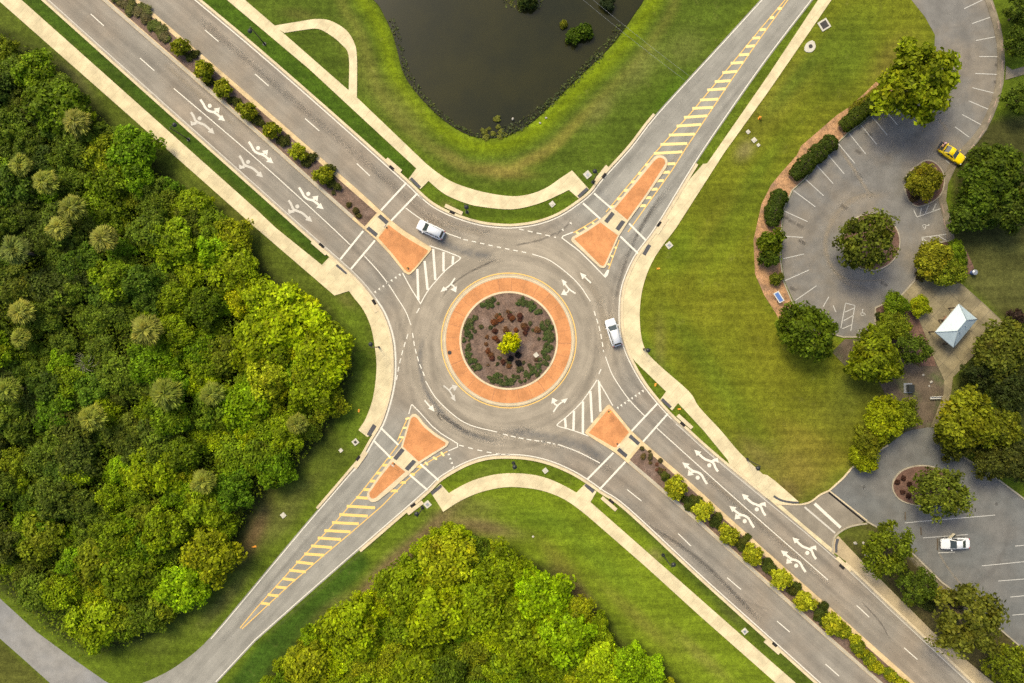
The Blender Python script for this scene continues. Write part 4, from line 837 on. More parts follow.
# --- the two woods: every tree its own
TP = [(10, 60, .45), (60, 90, .5), (30, 150, .25), (90, 160, .35), (110, 170, .55), (20, 230, .2), (70, 250, .25), (150, 250, .6), (190, 240, .6), (130, 200, .55), (215, 260, .75), (60, 310, .35), (110, 340, .4), (150, 300, .45), (200, 320, .65), (250, 290, .85), (280, 350, 1.0), (330, 340, .9), (340, 390, .65), (300, 420, .55), (240, 400, .9), (180, 430, .45), (100, 440, .4), (30, 430, .38), (40, 500, .25), (80, 470, .45), (140, 480, .8), (190, 520, .6), (230, 530, .8), (200, 570, .9), (140, 560, .5), (100, 560, .65), (50, 540, .62), (30, 560, .4), (80, 610, .75), (120, 630, .65), (250, 480, .55),
      (440, 550, .85), (480, 570, .65), (400, 590, .75), (340, 640, .9), (300, 670, .8), (440, 620, .9), (420, 680, .8), (520, 570, .85), (540, 600, .95), (500, 650, .75), (470, 680, .4), (560, 640, .95), (590, 660, .85), (540, 680, .75), (640, 670, .75)]
TPa = np.array(TP)
def tone_at(x, y):
    d2 = (TPa[:, 0] - x) ** 2 + (TPa[:, 1] - y) ** 2 + 60; w = 1 / d2 ** 1.5; return float((w * TPa[:, 2]).sum() / w.sum())
placed = []
def put_woods(poly, big, spacing, where, group, count_max):
    def lab(r, t, y, x, k):
        size = 'broad' if r > 24 else 'mid-sized' if r > 17.5 else 'small'
        col = 'bright lime green' if t > .82 else 'yellow-green' if t > .62 else 'leafy green' if t > .42 else 'dark green'
        if 'western' in where: spot = ('beside the straight west sidewalk' if y < 250 and x > y * .95 - 30 else 'by the curved west sidewalk' if x > 250 else 'above the southwest street' if y > 470 and x > 170 else 'above the bottom left trail' if y > 560 else 'along the left border' if x < 55 else 'round the fan palms' if y < 270 and x < 130 else 'in the middle')
        else: spot = 'facing the southwest street' if x < 400 else 'nearest the roundabout' if y < 575 else 'facing the southeast sidewalk' if x > 540 else 'in the middle'
        return f'{size} {col} tree crown {spot} of {where}'
    pts = []
    for (x, y, r, t) in big: pts.append((x, y, r, t))
    xs = [p[0] for p in poly]; ys = [p[1] for p in poly]; tries = 0
    while tries < 30000 and len(pts) < count_max:
        tries += 1
        x = random.uniform(max(-25, min(xs)), max(xs)); y = random.uniform(min(ys), min(max(ys), 705)); r = random.uniform(13, 23)
        if not inside(poly, np.array([x]), np.array([y]))[0]: continue
        if float(dist(poly, np.array([x]), np.array([y]))[0]) < r * .62: continue
        if any((x - q[0]) ** 2 + (y - q[1]) ** 2 < (spacing * .5 * (r + q[2])) ** 2 for q in pts): continue
        pts.append((x, y, r, tone_at(x, y) + random.gauss(0, .16)))
    for k, (x, y, r, t) in enumerate(pts):
        c = np.array(tone(t)); c *= random.uniform(.85, 1.15); q_ = random.random(); c = c * np.array((1.15, .98, 1.6)) if q_ < .16 else c * np.array((.84, 1.02, 1.0)) if q_ > .8 else c
        if x < 160 and t < .5: c = c * .8 + np.array((.045, .045, .014)) * .35
        kind = TREE[random.randrange(6)]
        h = random.uniform(.6, .95) if r < 24 else random.uniform(.62, .8)
        plant(kind, 'woodland_tree', (x, y), r, tuple(c), lab(r, t, y, x, k), 'tree', group, zs=h)
    placed.extend(pts)
BIG_W = [(288, 318, 33, 1.0), (322, 352, 30, .95), (256, 340, 30, .95), (312, 384, 27, .8), (55, 104, 31, .5), (208, 556, 28, .85), (176, 590, 28, .9), (152, 470, 27, .85), (122, 578, 28, .62), (95, 560, 26, .66), (232, 268, 26, .85), (90, 628, 26, .75), (170, 240, 26, .65), (206, 505, 26, .7), (244, 404, 25, .9), (130, 150, 26, .6), (190, 205, 20, .75), (230, 235, 20, .85), (40, 540, 24, .62), (262, 300, 26, .9)]
BIG_S = [(446, 563, 28, .85), (404, 590, 28, .75), (350, 632, 30, .9), (305, 668, 28, .85), (438, 620, 32, .92), (412, 676, 30, .8), (500, 572, 26, .8), (545, 600, 28, 1.0), (568, 640, 28, .95), (520, 650, 28, .75), (600, 668, 26, .85), (480, 610, 26, .75), (648, 678, 22, .8)]
put_woods(WOODS_W, BIG_W, .80, 'the western woods', 'trees of the dense western woods', 260)
put_woods(WOODS_S, BIG_S, .80, 'the southern woods', 'trees of the dense southern woods', 110)
for (x, y, r, lb) in [(76, 122, 15, 'olive fan palm beside the big dark crown near the west sidewalk'), (45, 182, 14, 'olive fan palm in the dark upper part of the western woods'), (72, 208, 15, 'grey-green fan palm, lower of two in the dark upper woods'), (103, 238, 15, 'yellow-tipped fan palm just below the dark upper woods'), (20, 165, 12, 'pale fan palm at the left border of the photo, in the upper woods'), (14, 250, 16, 'dull grey-green fan palm at the left border of the western woods'), (146, 330, 17, 'wide grey-olive fan palm in the middle of the western woods'), (21, 312, 14, 'yellowish fan palm at the left border above the pale grey snag'), (20, 338, 11, 'small tan fan palm below the yellowish palm at the left border'),
                      (166, 394, 18, 'large pale olive fan palm west of the bright round palm'), (212, 394, 13.5, 'bright round fan palm standing alone amid dark leaves'), (297, 424, 11.5, 'round pale fan palm near the curved western sidewalk'), (203, 482, 13.5, 'straw-coloured fan palm in the lower western woods'), (7, 390, 14, 'fan palm half cut by the left border of the photo'), (92, 418, 15, 'loose olive fan palm below the pale grey snag'), (58, 228, 13, 'dusky grey fan palm in the darkest part of the woods')]:
    col = random.choice([(.20, .235, .028), (.16, .205, .022), (.225, .245, .035)]) if r < 16 or y > 300 else (.13, .17, .028)
    plant(random.choice(PALM), 'fan_palm', (x, y), r * 1.12, col, lb, 'palm', 'fan palms rising through the western woods', unitR=1.9, top=4.8, zs=random.uniform(.85, 1.0))
def snag(px, lb):
    p = W(px, 4); e = empty('dead_tree', (p.x, p.y, 0), 0, lb, 'dead tree'); rd = random.Random(5); bm = bmesh.new(); add_tube(bm, [(0, 0, 0), (.1, .1, 2.4), (.3, .1, 4.2)], [.2, .15, .08], 8); obj_bm('trunk', bm, GREYW, e, True)
    for k in range(34):
        a = k * .78 + rd.uniform(-.3, .3); q = rd.uniform(1.3, 2.6); z = rd.uniform(2.6, 4.2); tube('branch', [(.2, .1, z - .7), (math.cos(a) * q * .5, math.sin(a) * q * .5, z + .2), (math.cos(a + .15) * q, math.sin(a + .15) * q, z + rd.uniform(.2, .7)), (math.cos(a + .3) * q * 1.3, math.sin(a + .3) * q * 1.3, z + .7)], [.05, .035, .025, .012], GREYW, e, 6)
GREYW = mottled('grey dead wood', (.24, .22, .16), .2, 3, 12, .2)
snag((80, 366), 'pale grey leafless dead tree in the middle left of the western woods')
bpy.data.objects['dead_tree'].scale = (.72, .72, .80)
# undergrowth nobody could count
def undergrowth(name, poly, dens, hmin, hmax, col, leaf, shrink=0, label=None, tones=False):
    xs = [p[0] for p in poly]; ys = [p[1] for p in poly]; A = (max(xs) - min(xs)) * (max(ys) - min(ys)) * S * S; n = int(A * dens)
    x = rng.uniform(min(xs), max(xs), n); y = rng.uniform(min(ys), max(ys), n); ok = inside(poly, x, y)
    if shrink: ok &= dist(poly, x, y) > shrink * rng.uniform(0, 1, n)
    x, y = x[ok], y[ok]; n = len(x)
    P = np.stack([(x - 512) * S, (341.5 - y) * S, rng.uniform(hmin, hmax, n)], 1); Nr = unit(rng.normal(scale=.5, size=(n, 3)) + np.array([0, 0, 1.0]))
    tn = np.array([tone_at(a_, b_) for a_, b_ in zip(x, y)]) * 1.5 + .4 if tones else 1.0
    me = leaves_mesh(name, P, Nr, leaf, 1.1, np.clip(rng.normal(1, .3, n), .4, 1.9) * tn, np.clip(rng.normal(.15, .3, n), 0, 1), rng)
    o = link(name, me); o.color = (*col, 1); o['kind'] = 'stuff'
    if label: tag(o, label, name.replace('_', ' '))
    return o
undergrowth('undergrowth', [(max(-40, x), min(y, 720)) for x, y in WOODS_W], 26, .05, 2.6, (.085, .125, .006), .19, 20, 'low tangled leafy undergrowth between the trees of the western woods', True)
undergrowth('undergrowth', [(x, min(y, 720)) for x, y in WOODS_S], 26, .05, 2.6, (.085, .125, .006), .19, 20, 'low tangled leafy undergrowth between the trees of the southern woods', True)
RW = [(958, 372), (975, 345), (1003, 322), (1060, 310), (1060, 520), (1024, 490), (985, 465), (950, 442), (942, 425)]
undergrowth('undergrowth', RW, 10, .05, .9, (.045, .058, .012), .2, 4, 'scrubby undergrowth beneath the trees beside the pavilion plaza')
# --- single trees of the park and car parks
OLV, YEL, GRN, DKG, BRZ = (.140, .175, .009), (.215, .25, .005), (.115, .175, .006), (.07, .105, .009), (.185, .185, .010)
PT = [(TREE[5], (927, 76), 43, (.17, .205, .006), 'large yellow-green tree overhanging the lawn edge and the north car park', 1.0), (OAK[0], (870, 241), 32, (.095, .115, .011), 'dark spreading tree filling the round island of the north car park', .95), (TREE[3], (813, 331), 30, (.085, .125, .006), 'round bright green tree on the lawn at the foot of the north car park', .95), (TREE[4], (879, 357), 27, (.125, .155, .005), 'bright yellow-green tree beside the bare soil patch', .9), (OAK[1], (914, 349), 18, DKG, 'dark green tree between the bright tree and the white-roofed pavilion', .95), (TREE[0], (898, 306), 13, GRN, 'small green tree in the bed by the kerb north of the pavilion', .8), (TREE[2], (896, 325), 15, OLV, 'small olive tree just below the kerb-side green tree', .8), (TREE[1], (921.5, 305.5), 10.5, YEL, 'smallest round yellow tree on the plaza by the pavilion', .8),
      (TREE[2], (936, 258), 18, BRZ, 'golden olive tree in the bed above the plaza', .85), (TREE[0], (952, 270), 16, OLV, 'olive tree at the lower right of the bed above the plaza', .85), (TREE[4], (957, 254), 13, GRN, 'small green tree at the upper right of the bed above the plaza', .8), (TREE[1], (928, 180), 17, BRZ, 'rounded olive tree on the small island behind the yellow car', .85),
      (TREE[3], (888, 421), 22, YEL, 'yellow-green tree at the soil edge above the south car park', .9), (TREE[0], (872, 440), 17, (.14, .155, .008), 'golden green tree above the south car park entrance', .9), (TREE[2], (866, 458), 14, YEL, 'small yellow-green tree by the kerb at the south car park entrance', .85), (TREE[1], (904, 415), 17, OLV, 'olive tree next to the curved path into the south car park', .85),
      (OAK[0], (944, 495), 29, (.10, .125, .012), 'olive tree leaning over the oval island of the south car park', .95), (OAK[1], (891, 551), 27, (.115, .15, .008), 'green tree beside the driveway, uppermost of the row along the boulevard', .95), (OAK[2], (921, 588), 20, DKG, 'dark green tree, second in the row between boulevard and south car park', .9), (OAK[0], (972, 622), 38, (.115, .125, .014), 'widest tree of the row between boulevard and south car park', .95), (OAK[1], (1014, 668), 25, OLV, 'green tree at the lower right corner of the photo', .9),
      (TREE[5], (992, 186), 30, (.08, .125, .008), 'broad dark green tree beside the strip near the yellow car', 1.0), (TREE[3], (1003, 165), 27, (.085, .125, .009), 'dark green tree at the upper right side of the dark clump by the car park', 1.0), (TREE[4], (978, 212), 22, (.06, .095, .008), 'very dark tree at the lower end of the clump by the car park', .95), (TREE[1], (1012, 205), 26, (.07, .10, .009), 'dark tree at the right border below the car park', .95), (OAK[1], (1021, 42), 16, DKG, 'dark tree at the right border near the top corner', .9), (OAK[2], (1024, 10), 17, DKG, 'dark tree in the top right corner of the photo', .9), (OAK[0], (1023, 98), 17, DKG, 'dark tree beyond the car park kerb path at the right border', .9),
      (TREE[2], (1008, 350), 27, (.115, .13, .014), 'olive tree at the right border beside the plaza corner', .95), (OAK[2], (985, 372), 18, (.04, .055, .012), 'dark tree below the right corner of the plaza', .9), (OAK[0], (1012, 395), 22, (.038, .052, .01), 'dark tree at the right border between two olive ones', .9), (TREE[0], (972, 424), 30, (.145, .16, .007), 'broad yellow-olive tree over the top of the south car park', .95), (TREE[3], (1004, 428), 24, (.12, .135, .008), 'olive tree to the right of the broad yellow-olive one', .95), (OAK[1], (996, 462), 21, (.075, .085, .012), 'olive tree leaning over the kerb of the south car park', .9), (OAK[0], (1020, 462), 22, (.055, .065, .012), 'dull olive tree at the right border above the south car park', .9), (TREE[4], (1000, 400), 17, (.06, .09, .01), 'small fresh green tree between the dark trees at right', .9), (TREE[1], (958, 444), 18, (.08, .09, .01), 'olive tree at the path end by the south car park', .85)]
for kind, px, r, col, lb, zs in PT: plant(kind, 'park_tree', px, r * 1.0, col, lb, 'tree', 'trees of the park and car parks', zs=zs)
# --- shrubs in the medians
SH = [(180, 46.7, 9.5, 'first round shrub of the northwest median, counted from the top of the photo'), (203.6, 70, 10, 'second round shrub of the northwest median'), (223, 88.5, 9.5, 'third round shrub of the northwest median, the palest'), (247, 110.5, 9.5, 'fourth round shrub of the northwest median, opposite the hooked arrows'), (271.5, 130, 8.5, 'fifth round shrub of the northwest median'), (297.7, 152, 9, 'sixth round shrub of the northwest median'), (323, 175, 9.5, 'last round shrub of the northwest median, nearest the crosswalk'),
      (676, 488, 11.5, 'round yellow-green shrub of the southeast median nearest the roundabout'), (703, 511, 10.5, 'second round yellow shrub of the southeast median'), (729, 535, 10.5, 'third round yellow shrub of the southeast median'), (753, 555, 10.5, 'fourth round yellow-green shrub of the southeast median'), (781, 579, 11, 'fifth round shrub of the southeast median, level with the driveway arrows'), (805, 602, 10.5, 'sixth round yellow-green shrub of the southeast median'), (833, 624, 10.5, 'seventh shrub of the southeast median, before the loose hedge')]
for k, (x, y, r, lb) in enumerate(SH):
    col = (.24, .26, .012) if x < 400 else (.29, .305, .014)
    plant(SHRUB[k % 3], 'median_shrub', (x, y), r * .95, tuple(np.array(col) * random.uniform(.9, 1.1)), lb, 'shrub', 'round shrubs along the boulevard medians', unitR=1.0, top=1.0, z0=.14, zs=.95)
def low_shrub(x, y, r, col, lb, name='low_shrub', group='low dark shrubs filling the boulevard medians', z0=.14, zs=.6):
    return plant(SHRUB[random.randrange(3)], name, (x, y), r, col, lb, 'shrub', group, unitR=1.0, top=.8, z0=z0, zs=zs)
nwp = [(188, 58), (193, 54), (210, 80), (216, 84), (232, 99), (236, 103), (256, 119), (261, 123), (281, 139), (286, 143), (305, 163), (311, 159), (331, 184), (337, 188), (330, 168)]
for x, y in nwp: low_shrub(x + random.uniform(-2, 2), y + random.uniform(-2, 2), random.uniform(3.2, 5.6), (.075, .085, .014), 'low dark green shrub between the round shrubs of the northwest median', zs=random.uniform(.4, .7))
for x, y in nwp: low_shrub(x + random.uniform(-7, 7), y + random.uniform(-6, 6), random.uniform(1.8, 3.4), (.085, .085, .025), 'low dark green shrub between the round shrubs of the northwest median', zs=.5)
for x, y in [(356, 211), (349, 205), (359, 216)]: low_shrub(x, y, random.uniform(2.5, 4), (.09, .08, .02), 'sparse olive sprig on bare mulch near the northwest crosswalk', zs=.5)
for i in range(26):
    t = i / 25; x = 96 + t * 74; y = -24 + t * 62; low_shrub(x + random.uniform(-5, 7), y + random.uniform(-5, 5), random.uniform(3.6, 6), random.choice([(.11, .12, .03), (.09, .115, .02), (.13, .115, .045)]), 'low olive ground shrub at the far northwest end of the median', zs=.3)
for i, (x, y) in enumerate([(687, 501), (692, 497), (698, 503), (714, 523), (718, 519), (722, 527), (739, 546), (743, 541), (765, 567), (769, 563), (772, 571), (792, 591), (796, 588), (817, 613), (821, 610), (824, 617), (690, 505), (746, 548), (664, 478)]):
    for q_ in range(3): low_shrub(x + random.uniform(-5, 5) * (q_ > 0), y + random.uniform(-5, 5) * (q_ > 0), random.uniform(2.6, 5.2), random.choice([(.065, .085, .010), (.08, .09, .014), (.055, .075, .012)]), 'low dark green shrub between the yellow shrubs of the southeast median', zs=random.uniform(.4, .7))
for i in range(16):
    t = i / 15; x = 842 + t * 66; y = 632 + t * 56; low_shrub(x + random.uniform(-4, 4), y + random.uniform(-4, 4), random.uniform(5, 8), random.choice([(.30, .31, .01), (.22, .25, .012), (.15, .19, .012)]), 'yellowish shrub in the loose hedge at the southeast end of the median', zs=.75)
for i in range(22):
    t = i / 21; x = 645 + t * 30; y = 452 + t * 26; low_shrub(x + random.uniform(-7, 6), y + random.uniform(-5, 7), random.uniform(1.4, 2.6), random.choice([(.16, .075, .045), (.12, .09, .03), (.09, .08, .03)]), 'tiny dry sprig on the bare mulch by the southeast crosswalk', 'dry_sprig', 'dry sprigs on the median mulch', zs=.4)
# --- central island planting
plant(SHRUB[0], 'accent_tree', (509.8, 343), 10.2, (.50, .51, .004), 'bright yellow rounded small tree at the centre of the roundabout', 'tree', unitR=1.0, top=1.1, z0=.2, zs=1.05)
for i in range(230):
    a = random.uniform(0, 6.283); deg = math.degrees(a) % 360
    if 255 < deg < 283 or 318 < deg < 330 or 118 < deg < 132 or 218 < deg < 232: continue
    r = random.uniform(35.5, 44.5) if 40 < deg < 110 or deg > 330 or deg < 40 else random.uniform(38, 45)
    low_shrub(508.7 + r * math.cos(a), 340.5 + r * math.sin(a), random.uniform(1.2, 2.6), random.choice([(.085, .115, .035), (.10, .115, .04), (.075, .11, .03)]), 'low dark green plant in the ring round the roundabout island', 'ring_plant', 'dark green plants ringing the roundabout island', .2, .45)
for i, (x, y) in enumerate([(497, 316), (494, 322), (510, 316), (508, 312), (520, 320), (524, 326), (525, 333), (516, 330), (495, 331), (506, 330), (486, 344), (488, 351), (492, 358), (509, 366), (487, 337), (498, 341), (520, 316), (500, 319), (526, 328), (537, 330), (491, 355), (512, 318), (503, 362), (495, 338)]):
    low_shrub(x, y, random.uniform(2.0, 3.4), random.choice([(.20, .075, .03), (.11, .045, .03), (.16, .08, .035)]), 'small rust red plant on the roundabout island mulch', 'rust_plant', 'rust red plants round the yellow tree', .2, .55)
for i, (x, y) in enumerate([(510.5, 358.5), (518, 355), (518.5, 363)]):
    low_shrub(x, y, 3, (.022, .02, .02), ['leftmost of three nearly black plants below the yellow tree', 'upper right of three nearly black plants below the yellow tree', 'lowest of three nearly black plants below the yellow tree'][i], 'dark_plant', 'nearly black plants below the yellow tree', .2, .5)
for i in range(26):
    a = random.uniform(0, 6.283); r = random.uniform(18, 36); low_shrub(508.7 + r * math.cos(a), 340.5 + r * math.sin(a), random.uniform(1.2, 2.4), random.choice([(.09, .09, .035), (.07, .08, .03), (.14, .09, .05)]), 'tiny sparse seedling on the roundabout island mulch', 'seedling', 'sparse seedlings on the roundabout mulch', .2, .4)
tag(box('marker_slab', (*W((536, 355)), .26), (.75, .75, .1), M['pad'], None, .7, .02), 'small white square slab lying on the roundabout mulch', 'slab')
# --- hedges
def hedge(px, w_px, h, col, lb, seed, leaf=.16):
    L = smooth(px, 6); n_ = int(length(L) * w_px * S * S * 150); rg = np.random.default_rng(seed)
    pts = [W(p, h * .7) for p in L]; seg = [0]
    for i in range(1, len(pts)): seg.append(seg[-1] + (pts[i] - pts[i - 1]).length)
    seg = np.array(seg); PX = np.array([(p.x, p.y) for p in pts]); w = w_px * S / 2
    s = rg.uniform(0, seg[-1], n_); x = np.interp(s, seg, PX[:, 0]); y = np.interp(s, seg, PX[:, 1])
    dx = np.interp(np.minimum(s + .2, seg[-1]), seg, PX[:, 0]) - np.interp(np.maximum(s - .2, 0), seg, PX[:, 0]); dy = np.interp(np.minimum(s + .2, seg[-1]), seg, PX[:, 1]) - np.interp(np.maximum(s - .2, 0), seg, PX[:, 1])
    l = np.hypot(dx, dy) + 1e-9; nx_, ny_ = -dy / l, dx / l
    th = rg.uniform(-.15, math.pi + .15, n_); bump = 1 + .10 * np.sin(s * 2.1 + seed) + .06 * np.sin(s * 5.3)
    e = 2.6; cx = np.sign(np.cos(th)) * np.abs(np.cos(th)) ** (2 / e); cz = np.sign(np.sin(th)) * np.abs(np.sin(th)) ** (2 / e)
    endf = np.clip(np.minimum(s, seg[-1] - s) / (w * .8), 0, 1) ** .5; k = rg.uniform(.86, 1.04, n_) * bump * (.35 + .65 * endf)
    P = np.stack([x + nx_ * cx * w * k, y + ny_ * cx * w * k, .5 * h + cz * .5 * h * k], 1)
    Nr = unit(np.stack([nx_ * cx, ny_ * cx, cz], 1) + rg.normal(scale=.4, size=(n_, 3)))
    cl = 1 + .22 * np.sin(s * 1.7 + th * 3) * np.sin(s * 4.1 - th * 2)
    me = leaves_mesh('hedge', P, Nr, leaf, 1.1, np.clip(rg.normal(1, .2, n_) * cl, .4, 1.8), np.clip(rg.normal(.1, .2, n_), 0, 1), rg)
    root = empty('hedge', (pts[0].x, pts[0].y, 0), 0, lb, 'hedge', 'clipped hedges along the north car park')
    o = link('foliage', me, None, root); o.location = (-pts[0].x, -pts[0].y, 0); o.color = (*col, 1)
    for i in range(0, len(pts), 4): tube('stem', [(pts[i].x - pts[0].x, pts[i].y - pts[0].y, -.05), (pts[i].x - pts[0].x + .1, pts[i].y - pts[0].y, h * .5)], [.05, .03], M['bark'], root, 5)
    k_ = ribbon('inner_twigs', [(p.x / S + 512, 341.5 - p.y / S) for p in pts[1:-1]], w * 1.3, h * .72, M['bark'], root, .02); k_.location = (-pts[0].x, -pts[0].y, 0)
hedge([(842, 128), (862, 112), (887, 97)], 15, 1.5, (.058, .082, .007), 'clipped hedge reaching under the large yellow-green tree', 1)
hedge([(793, 177), (814, 157), (836, 138)], 17, 1.6, (.050, .075, .008), 'straight clipped hedge between the two other hedges', 2)
hedge([(773, 226), (775, 208), (783, 190)], 17, 1.6, (.050, .078, .008), 'shortest and lowest clipped hedge of the car park border', 3)
hedge([(850, 110), (868, 98), (884, 86)], 8, .9, (.14, .14, .008), 'low yellowish hedge behind the dark one on the straw bed', 4, .14)
low_shrub(771, 243, 13, (.10, .135, .006), 'bright green round bush just below the shortest hedge', 'round_bush', 'bushes on the orange straw bed', .05, 1.0)
low_shrub(769, 257, 10, (.055, .085, .007), 'darker round bush below the bright green one', 'round_bush', 'bushes on the orange straw bed', .05, 1.0)
low_shrub(776, 279, 6.5, (.12, .14, .012), 'small yellowish bush at the low end of the straw bed', 'round_bush', 'bushes on the orange straw bed', .05, .8)
low_shrub(912, 178, 7, (.07, .075, .02), 'small olive bush at the left end of the island behind the yellow car', 'round_bush', None, .14, .8)
low_shrub(914, 197, 5, (.10, .07, .03), 'small reddish bush at the bottom of the island behind the yellow car', 'round_bush', None, .14, .6)
low_shrub(921, 276, 5.5, (.10, .085, .03), 'small bronze bush at the lower left of the bed above the plaza', 'round_bush', None, .06, .7)
for k, (x, y) in enumerate([(880, 316), (881, 329)]): low_shrub(x, y, 4.5, (.05, .065, .015), ['upper dark bush at the kerb left of the small trees', 'lower dark bush at the kerb left of the small trees'][k], 'round_bush', None, .06, .7)
low_shrub(1016, 317, 8, (.06, .04, .03), 'dark maroon bush at the right border by the plaza corner', 'round_bush', None, 0, 1)
low_shrub(991, 336, 6, (.07, .045, .03), 'brownish bush against the right corner of the plaza', 'round_bush', None, 0, .8)
for k, (x, y) in enumerate([(903, 478), (909, 484), (902, 492), (897, 482), (908, 496)]): low_shrub(x, y, 2.6, (.06, .03, .022), 'small dark red plant on the oval island mulch', 'island_plant', 'small plants on the oval parking island', .14, .5)
for k, (x, y) in enumerate([(955, 604), (950, 596), (938, 596), (915, 580), (930, 606), (955, 612), (990, 645), (905, 570), (1000, 655), (985, 640)]): low_shrub(x + random.uniform(-3, 3), y + random.uniform(-2, 4), random.uniform(4, 6.5), (.04, .055, .012), 'low dark bush beneath the tree row by the south car park', 'round_bush', 'low bushes beneath the tree row', .0, .6)
# --- pond plants
for k, (x, y, r, c, lb) in enumerate([(574, 35, 8, (.06, .10, .005), 'lower left of two green bushes growing in the pond'), (585, 30, 8, (.055, .095, .005), 'right hand of two green bushes growing in the pond'), (564, 23, 4, (.14, .15, .01), 'small yellowish bush in the pond beside the two green ones'), (528, -3, 10, (.05, .07, .012), 'dark green bush in the pond at the upper border of the photo'), (608, 2, 7, (.03, .045, .015), 'dim bush near the pond bank at the upper border')]):
    low_shrub(x, y, r, c, lb, 'pond_bush', 'bushes growing in the pond', -.45, .8)
for k, (x, y) in enumerate([(484, 131), (489, 128), (493, 133), (498, 126), (501, 131), (500, 136), (486, 137), (505, 134), (497, 118)]): low_shrub(x, y, random.uniform(2, 3.6), (.17, .18, .03), 'pale yellow water plant at the lower tip of the pond', 'water_plant', 'yellow water plants at the pond tip', -.4, .5)
reed = [(498, 128), (516, 121), (536, 108), (556, 92), (578, 70), (600, 50), (606, 56), (582, 80), (560, 100), (538, 118), (516, 134), (498, 138)]
undergrowth('reeds', reed, 11, -.34, .1, (.085, .105, .045), .17, 0, 'thin grey-green reeds standing in shallow water along the pond bank')
undergrowth('reeds', offs(POND, -1.5, True)[:1] and [(p[0], p[1]) for p in POND if p[1] > 20] + [(p[0] + (500 - p[0]) * .06, p[1] - 4) for p in POND if p[1] > 20][::-1], 13, -.34, .12, (.08, .105, .03), .14, 0, 'fringe of short reeds at the waterline of the pond')
undergrowth('algae', [(500, -6), (545, -6), (540, 8), (520, 12), (505, 6)], 9, -.33, -.3, (.085, .105, .025), .2, 0, 'dull green floating weed at the upper border of the pond')

